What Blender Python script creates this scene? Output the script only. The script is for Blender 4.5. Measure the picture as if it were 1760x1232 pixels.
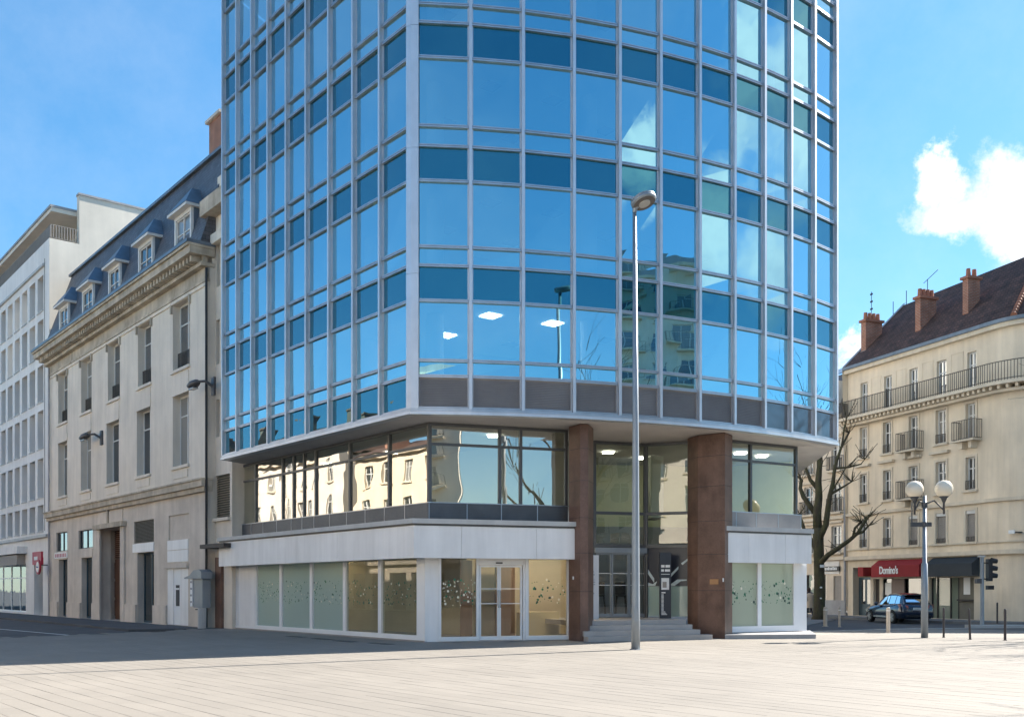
import bpy, math, random
from math import sin, cos, pi, radians, sqrt, atan2
random.seed(7)
S = bpy.context.scene
COL = S.collection
for o in list(bpy.data.objects):
    bpy.data.objects.remove(o)

# ------------------------------------------------------------------ camera, sky, sun, exposure
F, CX, HY, EYE = 1700.0, 880.0, 1013.0, 1.6      # focal length, centre column and horizon row of the photograph, eye height
cd = bpy.data.cameras.new('camera'); cam = bpy.data.objects.new('camera', cd); COL.objects.link(cam)
cam.location = (0, 0, EYE); cam.rotation_euler = (radians(90), 0, 0)
cd.sensor_width = 36; cd.lens = 36 * F / 1760; cd.shift_y = (HY - 616) / 1760
cd.clip_start = 0.1; cd.clip_end = 3000
S.camera = cam

SUN_AZ = (0.850, 0.527)          # horizontal direction towards the sun
SUN_EL = radians(37)
W = bpy.data.worlds.new('World'); S.world = W; W.use_nodes = True
SKY_STRENGTH = 0.15
def build_world():
    nt = W.node_tree; N = nt.nodes; L = nt.links; N.clear()
    out = N.new('ShaderNodeOutputWorld'); bg = N.new('ShaderNodeBackground')
    bg.inputs['Strength'].default_value = SKY_STRENGTH
    sky = N.new('ShaderNodeTexSky'); sky.sky_type = 'NISHITA'; sky.sun_disc = False
    sky.sun_elevation = SUN_EL; sky.sun_rotation = atan2(SUN_AZ[0], SUN_AZ[1])
    sky.air_density = 1.0; sky.dust_density = 0.25; sky.ozone_density = 2.0; sky.altitude = 200
    hs = N.new('ShaderNodeHueSaturation'); hs.inputs['Hue'].default_value = .497; hs.inputs['Saturation'].default_value = 1.26; hs.inputs['Value'].default_value = .665
    tn = N.new('ShaderNodeMixRGB'); tn.blend_type = 'MULTIPLY'; tn.inputs['Fac'].default_value = 1; tn.inputs[2].default_value = (.76, .90, 1.0, 1)
    gm = N.new('ShaderNodeGamma'); gm.inputs['Gamma'].default_value = .74; L.new(sky.outputs[0], gm.inputs['Color']); L.new(gm.outputs[0], tn.inputs[1]); L.new(tn.outputs[0], hs.inputs['Color'])
    tc = N.new('ShaderNodeTexCoord')
    def noise(scale, detail, rough):
        n = N.new('ShaderNodeTexNoise'); n.inputs['Scale'].default_value = scale
        n.inputs['Detail'].default_value = detail; n.inputs['Roughness'].default_value = rough
        L.new(tc.outputs['Generated'], n.inputs['Vector']); return n
    n1 = noise(8, 9, .66)
    sub = N.new('ShaderNodeVectorMath'); sub.operation = 'SUBTRACT'; sub.inputs[1].default_value = (.5, .5, .5)
    L.new(n1.outputs['Color'], sub.inputs[0])
    sc = N.new('ShaderNodeVectorMath'); sc.operation = 'SCALE'; sc.inputs['Scale'].default_value = .17
    L.new(sub.outputs[0], sc.inputs[0])
    add = N.new('ShaderNodeVectorMath'); add.operation = 'ADD'
    L.new(tc.outputs['Generated'], add.inputs[0]); L.new(sc.outputs[0], add.inputs[1])
    def pd(px, py):
        v = ((px - CX) / F, 1.0, (HY - py) / F); l = sqrt(sum(a * a for a in v)); return tuple(a / l for a in v)
    def dd(az, el):
        return (sin(radians(az)) * cos(radians(el)), cos(radians(az)) * cos(radians(el)), sin(radians(el)))
    blobs = [(pd(1625, 310), .028), (pd(1660, 370), .040), (pd(1715, 350), .045), (pd(1765, 320), .05), (pd(1830, 360), .07),
             (pd(1740, 400), .036), (pd(1900, 330), .07), (pd(1470, 610), .020),
             (dd(131, 23), .05), (dd(136, 25), .035), (dd(70, 31), .10), (dd(62, 26), .08), (dd(88, 25), .13), (dd(97, 18), .11), (dd(80, 34), .11), (dd(104, 27), .10), (dd(113, 20), .07),
             (dd(168, 42), .08), (dd(200, 18), .09), (dd(212, 20), .06), (dd(-30, 58), .08), (dd(-115, 52), .07), (dd(-62, 6), .05), (dd(-150, 12), .10)]
    cur = None
    for c, r in blobs:
        d = N.new('ShaderNodeVectorMath'); d.operation = 'SUBTRACT'; d.inputs[1].default_value = c; L.new(add.outputs[0], d.inputs[0])
        m = N.new('ShaderNodeVectorMath'); m.operation = 'MULTIPLY'; m.inputs[1].default_value = (1, 1, 1.45); L.new(d.outputs[0], m.inputs[0])
        ln = N.new('ShaderNodeVectorMath'); ln.operation = 'LENGTH'; L.new(m.outputs[0], ln.inputs[0])
        k = N.new('ShaderNodeMath'); k.operation = 'MULTIPLY_ADD'; k.inputs[1].default_value = -1 / r; k.inputs[2].default_value = 1
        L.new(ln.outputs['Value'], k.inputs[0])
        if cur is None: cur = k
        else:
            mx = N.new('ShaderNodeMath'); mx.operation = 'MAXIMUM'; L.new(cur.outputs[0], mx.inputs[0]); L.new(k.outputs[0], mx.inputs[1]); cur = mx
    mr = N.new('ShaderNodeMapRange'); mr.interpolation_type = 'SMOOTHSTEP'
    mr.inputs['From Min'].default_value = -.30; mr.inputs['From Max'].default_value = .55
    L.new(cur.outputs[0], mr.inputs['Value'])
    # a very thin veil of cirrus everywhere
    n2 = noise(2.6, 8, .66)
    mv = N.new('ShaderNodeMapRange'); mv.inputs['From Min'].default_value = .46; mv.inputs['From Max'].default_value = .85; mv.inputs['To Max'].default_value = .20
    L.new(n2.outputs['Fac'], mv.inputs['Value'])
    mx = N.new('ShaderNodeMath'); mx.operation = 'MAXIMUM'; L.new(mr.outputs[0], mx.inputs[0]); L.new(mv.outputs[0], mx.inputs[1])
    n3 = noise(14, 5, .6)
    cr = N.new('ShaderNodeValToRGB'); cr.color_ramp.elements[0].position = .30; cr.color_ramp.elements[0].color = (1.75, 1.95, 2.25, 1)
    cr.color_ramp.elements[1].position = .56; cr.color_ramp.elements[1].color = (2.75, 2.78, 2.8, 1)
    L.new(n3.outputs['Fac'], cr.inputs['Fac'])
    mix = N.new('ShaderNodeMixRGB'); L.new(mx.outputs[0], mix.inputs['Fac']); L.new(hs.outputs[0], mix.inputs[1]); L.new(cr.outputs[0], mix.inputs[2])
    L.new(mix.outputs[0], bg.inputs['Color']); L.new(bg.outputs[0], out.inputs['Surface'])
build_world()
sl = bpy.data.lights.new('sun', 'SUN'); sl.energy = 4.5; sl.angle = radians(.53); sl.color = (1.0, .935, .84)
so = bpy.data.objects.new('sun', sl); COL.objects.link(so)
from mathutils import Vector, Matrix
sdir = Vector((SUN_AZ[0] * cos(SUN_EL), SUN_AZ[1] * cos(SUN_EL), sin(SUN_EL)))
so.rotation_euler = (-sdir).to_track_quat('-Z', 'Y').to_euler(); so.location = (40, 25, 60)
S.view_settings.view_transform = 'Standard'; S.view_settings.look = 'None'
S.view_settings.exposure = 1.80; S.view_settings.gamma = 1.0
S.cycles.max_bounces = 8; S.cycles.diffuse_bounces = 3; S.cycles.glossy_bounces = 4; S.cycles.transparent_max_bounces = 10
S.cycles.caustics_reflective = False; S.cycles.caustics_refractive = False; S.cycles.sample_clamp_indirect = 6
S.cycles.use_denoising = True

# ------------------------------------------------------------------ materials
MATS = {}
def nodes(name):
    m = bpy.data.materials.new(name); m.use_nodes = True; nt = m.node_tree
    return m, nt, nt.nodes, nt.links, nt.nodes['Principled BSDF']
def pm(name, col, rough=.6, metal=0, var=.0, vscale=1.5, streak=0, bump=0, bscale=30, spec=None, col2=None, rnd=0, coat=0, stretch=(1, 1, 1), fine=0):
    """principled surface: large-scale tone variation, rain streaks, fine grain and fine relief in world space"""
    m, nt, N, L, P = nodes(name)
    P.inputs['Roughness'].default_value = rough; P.inputs['Metallic'].default_value = metal
    if spec is not None: P.inputs['Specular IOR Level'].default_value = spec
    if coat: P.inputs['Coat Weight'].default_value = coat; P.inputs['Coat Roughness'].default_value = .03
    geo = N.new('ShaderNodeNewGeometry')
    cur = None
    def mul(fac_out, lo, hi):
        nonlocal cur
        r = N.new('ShaderNodeMapRange'); r.inputs['From Min'].default_value = .3; r.inputs['From Max'].default_value = .7
        r.inputs['To Min'].default_value = lo; r.inputs['To Max'].default_value = hi; L.new(fac_out, r.inputs['Value'])
        x = N.new('ShaderNodeMixRGB'); x.blend_type = 'MULTIPLY'; x.inputs['Fac'].default_value = 1
        if cur is None: x.inputs[1].default_value = (*col, 1)
        else: L.new(cur, x.inputs[1])
        L.new(r.outputs[0], x.inputs[2]); cur = x.outputs[0]
    def nz(scale, det, st=(1, 1, 1)):
        mp = N.new('ShaderNodeMapping'); mp.inputs['Scale'].default_value = st; L.new(geo.outputs['Position'], mp.inputs['Vector'])
        n = N.new('ShaderNodeTexNoise'); n.inputs['Scale'].default_value = scale; n.inputs['Detail'].default_value = det
        n.inputs['Roughness'].default_value = .6; L.new(mp.outputs[0], n.inputs['Vector']); return n
    if col2 is not None:
        n = nz(vscale * .8, 6, stretch)
        r = N.new('ShaderNodeMapRange'); r.inputs['From Min'].default_value = .38; r.inputs['From Max'].default_value = .66; L.new(n.outputs['Fac'], r.inputs['Value'])
        x = N.new('ShaderNodeMixRGB'); x.inputs[1].default_value = (*col, 1); x.inputs[2].default_value = (*col2, 1)
        L.new(r.outputs[0], x.inputs['Fac']); cur = x.outputs[0]
    if var: mul(nz(vscale, 6, stretch).outputs['Fac'], 1 - var, 1 + var * .5)
    if streak: mul(nz(2.2, 5, (1, 1, .09)).outputs['Fac'], 1 - streak, 1 + streak * .3)
    if fine: mul(nz(60, 3).outputs['Fac'], 1 - fine, 1 + fine)
    if rnd:
        oi = N.new('ShaderNodeObjectInfo'); a = N.new('ShaderNodeMath'); a.operation = 'ADD'
        L.new(oi.outputs['Random'], a.inputs[0]); L.new(geo.outputs['Random Per Island'], a.inputs[1])
        fr = N.new('ShaderNodeMath'); fr.operation = 'FRACT'; L.new(a.outputs[0], fr.inputs[0])
        sc = N.new('ShaderNodeMapRange'); sc.inputs['To Min'].default_value = .3; sc.inputs['To Max'].default_value = .7; L.new(fr.outputs[0], sc.inputs['Value'])
        mul(sc.outputs[0], 1 - rnd, 1 + rnd)
    if cur is None: P.inputs['Base Color'].default_value = (*col, 1)
    else: L.new(cur, P.inputs['Base Color'])
    if bump:
        n = nz(bscale, 4, stretch); b = N.new('ShaderNodeBump'); b.inputs['Strength'].default_value = bump; b.inputs['Distance'].default_value = .02
        L.new(n.outputs['Fac'], b.inputs['Height']); L.new(b.outputs[0], P.inputs['Normal'])
    MATS[name] = m; return m

def brickm(name, c1, c2, mortar, sx, sy, bw=.5, rough=.85, rot=(pi / 2, 0, 0), bump=.4, var=.3):
    """small masonry courses (bricks, slates, roof tiles) too fine to pick apart"""
    m, nt, N, L, P = nodes(name); P.inputs['Roughness'].default_value = rough
    tc = N.new('ShaderNodeTexCoord'); sp = N.new('ShaderNodeSeparateXYZ'); L.new(tc.outputs['Object'], sp.inputs[0])
    ad = N.new('ShaderNodeMath'); L.new(sp.outputs['X'], ad.inputs[0]); L.new(sp.outputs['Y'], ad.inputs[1])
    cb = N.new('ShaderNodeCombineXYZ'); L.new(ad.outputs[0], cb.inputs['X']); L.new(sp.outputs['Z'], cb.inputs['Y'])
    b = N.new('ShaderNodeTexBrick'); b.inputs['Color1'].default_value = (*c1, 1); b.inputs['Color2'].default_value = (*c2, 1); b.inputs['Mortar'].default_value = (*mortar, 1)
    b.inputs['Scale'].default_value = 1; b.inputs['Brick Width'].default_value = sx; b.inputs['Row Height'].default_value = sy
    b.inputs['Mortar Size'].default_value = .012; b.inputs['Bias'].default_value = 0
    L.new(cb.outputs[0], b.inputs['Vector'])
    n = N.new('ShaderNodeTexNoise'); n.inputs['Scale'].default_value = 1.7; n.inputs['Detail'].default_value = 7; L.new(tc.outputs['Object'], n.inputs['Vector'])
    r = N.new('ShaderNodeMapRange'); r.inputs['From Min'].default_value = .3; r.inputs['From Max'].default_value = .7; r.inputs['To Min'].default_value = 1 - var; r.inputs['To Max'].default_value = 1 + var * .6
    L.new(n.outputs['Fac'], r.inputs['Value'])
    x = N.new('ShaderNodeMixRGB'); x.blend_type = 'MULTIPLY'; x.inputs['Fac'].default_value = 1; L.new(b.outputs['Color'], x.inputs[1]); L.new(r.outputs[0], x.inputs[2])
    L.new(x.outputs[0], P.inputs['Base Color'])
    bp = N.new('ShaderNodeBump'); bp.inputs['Strength'].default_value = bump; bp.inputs['Distance'].default_value = .03; bp.invert = True
    L.new(b.outputs['Fac'], bp.inputs['Height']); L.new(bp.outputs[0], P.inputs['Normal'])
    MATS[name] = m; return m

def glass(name, tint=(.75, .85, .85), refl=(.9, .95, 1), base=.3, fres=1.0, rough=0.0, wave=.0, wscale=1.2, body=None, bodyfac=0.0):
    """a coated pane: part mirror, part see-through; body adds a frosted film"""
    m, nt, N, L, P = nodes(name); N.remove(P); out = N['Material Output']
    tr = N.new('ShaderNodeBsdfTransparent'); tr.inputs[0].default_value = (*tint, 1)
    gl = N.new('ShaderNodeBsdfGlossy'); gl.inputs['Color'].default_value = (*refl, 1); gl.inputs['Roughness'].default_value = rough
    under = tr.outputs[0]
    if body:
        df = N.new('ShaderNodeBsdfDiffuse'); df.inputs[0].default_value = (*body, 1)
        tl = N.new('ShaderNodeBsdfTranslucent'); tl.inputs[0].default_value = (*body, 1)
        a = N.new('ShaderNodeMixShader'); a.inputs[0].default_value = .35; L.new(df.outputs[0], a.inputs[1]); L.new(tl.outputs[0], a.inputs[2])
        b = N.new('ShaderNodeMixShader'); b.inputs[0].default_value = bodyfac; L.new(tr.outputs[0], b.inputs[1]); L.new(a.outputs[0], b.inputs[2]); under = b.outputs[0]
    lw = N.new('ShaderNodeFresnel'); lw.inputs[0].default_value = 1.5
    k = N.new('ShaderNodeMath'); k.operation = 'MULTIPLY_ADD'; k.inputs[1].default_value = fres; k.inputs[2].default_value = base; k.use_clamp = True
    L.new(lw.outputs[0], k.inputs[0]); k.inputs[2].default_value = 0
    m0 = N.new('ShaderNodeMixShader'); m0.inputs[0].default_value = base; L.new(under, m0.inputs[1]); L.new(gl.outputs[0], m0.inputs[2])
    g2 = N.new('ShaderNodeBsdfGlossy'); g2.inputs['Color'].default_value = (1, 1, 1, 1); g2.inputs['Roughness'].default_value = rough
    mx = N.new('ShaderNodeMixShader'); L.new(k.outputs[0], mx.inputs[0]); L.new(m0.outputs[0], mx.inputs[1]); L.new(g2.outputs[0], mx.inputs[2])
    if wave:
        geo = N.new('ShaderNodeNewGeometry'); n = N.new('ShaderNodeTexNoise'); n.inputs['Scale'].default_value = wscale; n.inputs['Detail'].default_value = 1
        L.new(geo.outputs['Position'], n.inputs['Vector'])
        b = N.new('ShaderNodeBump'); b.inputs['Strength'].default_value = 1; b.inputs['Distance'].default_value = wave; L.new(n.outputs['Fac'], b.inputs['Height'])
        L.new(b.outputs[0], gl.inputs['Normal']); L.new(b.outputs[0], g2.inputs['Normal'])
    L.new(mx.outputs[0], out.inputs['Surface']); MATS[name] = m; return m
def emit(name, col, st):
    m, nt, N, L, P = nodes(name); P.inputs['Base Color'].default_value = (*col, 1); P.inputs['Emission Color'].default_value = (*col, 1); P.inputs['Emission Strength'].default_value = st
    MATS[name] = m

pm('asphalt', (.085, .087, .092), .9, var=.25, vscale=.5, fine=.25, bump=.3, bscale=80)
pm('sidewalk', (.19, .19, .19), .88, var=.2, vscale=.8, fine=.2, bump=.2, bscale=60)
pm('paving', (.226, .205, .178), .80, var=.16, vscale=.22, rnd=.045, fine=.12, bump=.10, bscale=45)
pm('joint', (.105, .097, .088), .95, var=.2)
pm('kerb', (.42, .41, .39), .8, var=.2, fine=.1)
pm('road_paint', (.62, .62, .60), .75, var=.2, vscale=4)
pm('alu', (.46, .50, .56), .33, metal=.75, var=.10, vscale=2, streak=.12)
pm('alu_light', (.62, .65, .70), .36, metal=.55, var=.08, streak=.10)
pm('alu_dark', (.12, .125, .13), .42, metal=.5, var=.15)
pm('louvre', (.36, .345, .345), .5, metal=.3, var=.15, vscale=1)
pm('strip', (.115, .125, .14), .45, metal=.3, var=.2, vscale=1.3)
pm('soffit', (.55, .52, .50), .75, var=.14, vscale=.7, streak=.0)
pm('white_panel', (.85, .84, .835), .42, var=.06, vscale=.9, streak=.12, spec=.5)
pm('white_frame', (.82, .83, .84), .35, var=.04)
pm('cap', (.52, .52, .51), .55, var=.12, vscale=1.2, streak=.1)
pm('granite', (.185, .108, .082), .42, var=.38, vscale=1.6, fine=.35, streak=.22, spec=.4)
pm('step_stone', (.44, .40, .37), .62, var=.15, vscale=1.5, fine=.1)
pm('plinth_stone', (.34, .335, .34), .7, var=.18, vscale=1.3, fine=.1)
pm('inside_white', (.74, .74, .70), .8, var=.03)
pm('inside_warm', (.66, .55, .38), .75, var=.08)
pm('inside_lime', (.66, .66, .44), .8, var=.06)
pm('inside_wood', (.20, .12, .07), .55, var=.3, vscale=2, stretch=(1, 1, .15))
pm('inside_floor', (.34, .31, .28), .6, var=.1)
pm('inside_dark', (.035, .035, .04), .6, var=.2)
pm('core', (.30, .33, .36), .85, var=.1)
pm('plaster_cream', (.80, .715, .605), .86, var=.13, vscale=.5, streak=.13, fine=.05, bump=.12, bscale=40)
pm('stone_shop', (.68, .60, .515), .84, var=.18, vscale=.7, streak=.14, fine=.08, bump=.15, bscale=30)
pm('cornice_stone', (.62, .545, .44), .86, var=.28, vscale=1.1, streak=.28, fine=.1, col2=(.46, .39, .30))
pm('plaster_white', (.84, .82, .79), .85, var=.09, vscale=.5, streak=.10, fine=.03)
pm('plaster_end', (.78, .72, .62), .88, var=.12, vscale=.35, streak=.06, fine=.04)
pm('plaster_ochre', (.82, .69, .52), .87, var=.15, vscale=.45, streak=.14, fine=.05, bump=.12, bscale=40)
pm('stone_ochre', (.74, .635, .49), .86, var=.16, vscale=.6, streak=.14, fine=.06)
pm('plaster_rose', (.76, .645, .51), .87, var=.15, vscale=.5, streak=.12)
pm('zinc', (.17, .215, .265), .42, metal=.45, var=.2, vscale=1.2, streak=.2)
brickm('slate', (.085, .090, .108), (.125, .128, .145), (.045, .047, .056), .30, .17, rough=.55, bump=.55, var=.35)
brickm('roof_tile', (.125, .062, .045), (.080, .046, .036), (.03, .02, .018), .22, .20, rough=.9, bump=.7, var=.5)
brickm('brick', (.40, .155, .090), (.31, .125, .08), (.36, .27, .21), .24, .085, rough=.9, bump=.35, var=.3)
pm('clay', (.36, .16, .10), .85, var=.2, vscale=3)
pm('lead', (.36, .36, .37), .6, metal=.2, var=.2)
pm('iron', (.035, .035, .038), .5, metal=.4, var=.2)
pm('rail_iron', (.10, .088, .075), .6, metal=.3, var=.2)
pm('white_wood', (.72, .71, .68), .55, var=.08)
pm('wood_door', (.13, .058, .032), .5, var=.35, vscale=4, stretch=(1, 1, .2))
pm('shutter', (.33, .30, .27), .7, var=.1, vscale=3)
pm('shutter_dark', (.16, .15, .12), .7, var=.15, vscale=3)
pm('teal_frame', (.05, .085, .11), .4, metal=.3, var=.1)
pm('red_awning', (.30, .018, .02), .75, var=.14, vscale=1.2, streak=.1)
pm('dark_awning', (.030, .038, .046), .7, var=.15, vscale=1.2)
pm('dark_brown', (.05, .04, .035), .6, var=.2)
pm('brown_panel', (.24, .18, .155), .7, var=.12)
pm('white_print', (.82, .82, .80), .6)
pm('grey_print', (.28, .30, .33), .6)
pm('blue_print', (.03, .06, .25), .5)
pm('red_print', (.42, .02, .05), .45)
pm('black_print', (.012, .013, .016), .4)
pm('navy_print', (.012, .018, .035), .3, spec=.6)
pm('pale_print', (.55, .66, .70), .35)
pm('lamp_grey', (.30, .335, .37), .45, metal=.45, var=.1, streak=.1)
pm('lamp_under', (.13, .115, .105), .6, var=.2)
pm('lens', (.45, .44, .41), .25)
pm('lamp_dark', (.085, .085, .09), .5, metal=.4, var=.1)
pm('bollard_pale', (.50, .42, .34), .6, var=.15)
pm('bollard_dark', (.055, .045, .045), .55, var=.2)
pm('bark', (.062, .050, .034), .95, var=.35, vscale=5, fine=.35, bump=1.0, bscale=14, col2=(.085, .082, .036), stretch=(1, 1, .4))
pm('twig', (.050, .040, .032), .95, var=.2)
pm('car_paint', (.008, .020, .048), .22, metal=.35, coat=1.0, spec=.6)
pm('tyre', (.012, .012, .012), .85)
pm('rim', (.42, .42, .43), .35, metal=.8)
pm('tail_red', (.25, .01, .015), .2, coat=.6)
pm('chrome', (.5, .5, .52), .2, metal=1)
pm('coat_beige', (.66, .53, .40), .9, var=.12, vscale=8)
pm('trousers', (.035, .035, .045), .9)
pm('skin', (.42, .26, .19), .6)
pm('hair', (.05, .03, .02), .7)
pm('globe', (.86, .76, .60), .30, spec=.5)
pm('gold_plate', (.42, .24, .12), .4, metal=.4)
pm('green_dot', (.02, .16, .085), .5)
pm('dark_dot', (.03, .075, .06), .5)
pm('white_dot', (.78, .76, .62), .5)
pm('gold_panel', (.60, .50, .30), .6)
emit('panel_light', (1, 1, .95), 4.0)
emit('spot_light', (1, .82, .56), 38.0)
glass('glass_tower', tint=(.50, .66, .72), refl=(.36, .84, 1.0), base=.60, fres=1.5, wave=.0022, wscale=1.1)
glass('glass_lower', tint=(.70, .76, .62), refl=(1, .98, .92), base=.40, fres=1.1, wave=.004, wscale=.8)
glass('glass_hall', tint=(.80, .86, .72), refl=(1, .98, .92), base=.10, fres=1.1, wave=.004, wscale=.8)
glass('glass_clear', tint=(.86, .88, .84), refl=(1, 1, 1), base=.03, fres=1.0)
glass('glass_frost', tint=(.55, .66, .62), refl=(1, 1, 1), base=.05, fres=1.2, rough=.06, body=(.60, .82, .78), bodyfac=.78)
glass('glass_frost_pale', tint=(.60, .70, .60), refl=(1, 1, 1), base=.03, fres=1.0, rough=.10, body=(.60, .70, .55), bodyfac=.78)
glass('glass_film', tint=(.80, .84, .72), refl=(1, 1, 1), base=.02, fres=1.0, body=(.66, .66, .50), bodyfac=.25)
glass('spandrel', tint=(.0, .0, .0), refl=(.10, .72, .95), base=.26, fres=.9, wave=.0022, wscale=1.1, body=(.006, .035, .055), bodyfac=1.0)
glass('spandrel_grey', tint=(.0, .0, .0), refl=(.8, .9, 1.0), base=.10, fres=.8, rough=.05, body=(.12, .12, .12), bodyfac=1.0)
glass('window_glass', tint=(.10, .12, .14), refl=(.85, .93, 1), base=.12, fres=1.0, wave=.004, wscale=2.0, body=(.035, .042, .05), bodyfac=.9)
glass('window_curtain', tint=(.10, .12, .14), refl=(.85, .93, 1), base=.10, fres=1.0, wave=.004, wscale=2.0, body=(.40, .39, .36), bodyfac=.9)
glass('window_half', tint=(.10, .12, .14), refl=(.85, .93, 1), base=.16, fres=1.0, wave=.005, wscale=2.0, body=(.12, .13, .14), bodyfac=.9)
glass('window_bright', tint=(.10, .12, .14), refl=(.9, .96, 1), base=.42, fres=1.0, wave=.003, wscale=1.5, body=(.05, .06, .07), bodyfac=.9)
glass('shop_glass', tint=(.25, .32, .32), refl=(1, 1, 1), base=.16, fres=1.0, wave=.004, wscale=1.5, body=(.02, .03, .035), bodyfac=.5)
glass('shop_pale', tint=(.3, .35, .32), refl=(1, 1, 1), base=.05, fres=1.0, body=(.34, .40, .32), bodyfac=.85)
glass('car_glass', tint=(.08, .11, .12), refl=(.85, .95, 1), base=.22, fres=1.0, body=(.01, .015, .02), bodyfac=.6)

# ------------------------------------------------------------------ mesh helpers
class MB:
    def __init__(s): s.v = []; s.f = []; s.m = []
    def quad(s, a, b, c, d, mi=0):
        n = len(s.v); s.v += [a, b, c, d]; s.f.append((n, n + 1, n + 2, n + 3)); s.m.append(mi); return s
    def box(s, x0, x1, y0, y1, z0, z1, mi=0):
        n = len(s.v)
        s.v += [(x0, y0, z0), (x1, y0, z0), (x1, y1, z0), (x0, y1, z0), (x0, y0, z1), (x1, y0, z1), (x1, y1, z1), (x0, y1, z1)]
        for f in ((0, 3, 2, 1), (4, 5, 6, 7), (0, 1, 5, 4), (1, 2, 6, 5), (2, 3, 7, 6), (3, 0, 4, 7)): s.f.append(tuple(n + i for i in f)); s.m.append(mi)
        return s
    def prism(s, poly, z0, z1, mi=0, zt=None):
        """vertical prism over a counter-clockwise outline; zt gives each top corner its own height"""
        a = sum(poly[i][0] * poly[(i + 1) % len(poly)][1] - poly[(i + 1) % len(poly)][0] * poly[i][1] for i in range(len(poly)))
        if a < 0: poly = poly[::-1]; zt = zt[::-1] if zt else None
        n = len(s.v); k = len(poly)
        s.v += [(p[0], p[1], z0) for p in poly] + [(p[0], p[1], zt[i] if zt else z1) for i, p in enumerate(poly)]
        s.f.append(tuple(range(n + k - 1, n - 1, -1))); s.f.append(tuple(range(n + k, n + 2 * k))); s.m += [mi, mi]
        for i in range(k):
            j = (i + 1) % k; s.f.append((n + i, n + j, n + k + j, n + k + i)); s.m.append(mi)
        return s
    def tube(s, pts, rad, n=8, mi=0, caps=True):
        """tapered tube along a polyline"""
        pts = [Vector(p) for p in pts]; rings = []
        up = None
        for i, p in enumerate(pts):
            d = (pts[min(i + 1, len(pts) - 1)] - pts[max(i - 1, 0)]).normalized()
            if up is None: up = Vector((0, 0, 1)) if abs(d.z) < .9 else Vector((1, 0, 0))
            a = d.cross(up).normalized(); b = a.cross(d).normalized(); up = b
            r = rad[i] if isinstance(rad, (list, tuple)) else rad
            base = len(s.v); rings.append(base)
            for q in range(n):
                t = 2 * pi * q / n; w = p + a * (cos(t) * r) + b * (sin(t) * r); s.v.append(tuple(w))
        for i in range(len(rings) - 1):
            for q in range(n):
                r = (q + 1) % n; s.f.append((rings[i] + q, rings[i + 1] + q, rings[i + 1] + r, rings[i] + r)[::-1]); s.m.append(mi)
        if caps:
            s.f.append(tuple(rings[0] + q for q in range(n))[::-1]); s.f.append(tuple(rings[-1] + q for q in range(n))); s.m += [mi, mi]
        return s
    def lathe(s, prof, c=(0, 0, 0), n=16, mi=0):
        rings = []
        for r, z in prof:
            rings.append(len(s.v)); s.v += [(c[0] + r * cos(2 * pi * q / n), c[1] + r * sin(2 * pi * q / n), c[2] + z) for q in range(n)]
        for i in range(len(rings) - 1):
            for q in range(n):
                r = (q + 1) % n; s.f.append((rings[i] + q, rings[i] + r, rings[i + 1] + r, rings[i + 1] + q)); s.m.append(mi)
        s.f.append(tuple(rings[0] + q for q in range(n))[::-1]); s.f.append(tuple(rings[-1] + q for q in range(n))); s.m += [mi, mi]
        return s
    def sphere(s, c, r, nu=20, nv=12, sz=1, mi=0):
        return s.lathe([(max(.002, r * sin(pi * (i + .02) / (nv + .04))), -r * sz * cos(pi * (i + .02) / (nv + .04))) for i in range(nv + 1)], c, nu, mi)
    def data(s, name, mats, smooth=False):
        me = bpy.data.meshes.new(name); me.from_pydata(s.v, [], s.f)
        for m in (mats if isinstance(mats, (list, tuple)) else [mats]): me.materials.append(MATS[m])
        if any(s.m): me.polygons.foreach_set('material_index', s.m)
        if smooth: me.polygons.foreach_set('use_smooth', [True] * len(me.polygons))
        me.update(); return me
    def obj(s, name, mats, parent=None, loc=(0, 0, 0), smooth=False, rz=0):
        return link(name, s.data(name, mats, smooth), parent, loc, rz)
def link(name, me, parent=None, loc=(0, 0, 0), rz=0):
    o = bpy.data.objects.new(name, me); COL.objects.link(o); o.parent = parent; o.location = loc
    if rz: o.rotation_euler = (0, 0, rz)
    return o
def tag(o, label=None, cat=None, group=None, kind=None):
    if label: o['label'] = label
    if cat: o['category'] = cat
    if group: o['group'] = group
    if kind: o['kind'] = kind
    return o
def thing(name, label, cat, loc=(0, 0, 0), rz=0, group=None):
    return tag(link(name, None, None, loc, rz), label, cat, group)
def bx(name, m, parent, x0, x1, y0, y1, z0, z1, loc=(0, 0, 0)):
    return MB().box(x0, x1, y0, y1, z0, z1).obj(name, m, parent, loc)
def ground_pt(px, py, z=0.0):
    Y = F * (EYE - z) / (py - HY); return ((px - CX) / F * Y, Y)

class Frame:
    """a vertical wall seen from outside: u runs to the viewer's right along the wall, y runs into the building"""
    def __init__(s, O, t):
        l = sqrt(t[0] ** 2 + t[1] ** 2); s.O = O; s.t = (t[0] / l, t[1] / l); s.n = (-s.t[1], s.t[0]); s.rz = atan2(s.t[1], s.t[0])
    def U(s, px, w=0):
        k = (px - CX) / F; ox = s.O[0] + w * s.n[0]; oy = s.O[1] + w * s.n[1]
        return (k * oy - ox) / (s.t[0] - k * s.t[1])
    def Z(s, px, py, w=0):
        u = s.U(px, w); return EYE + (HY - py) / F * (s.O[1] + u * s.t[1] + w * s.n[1])
    def P(s, u, y=0): return (s.O[0] + u * s.t[0] + y * s.n[0], s.O[1] + u * s.t[1] + y * s.n[1])

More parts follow.
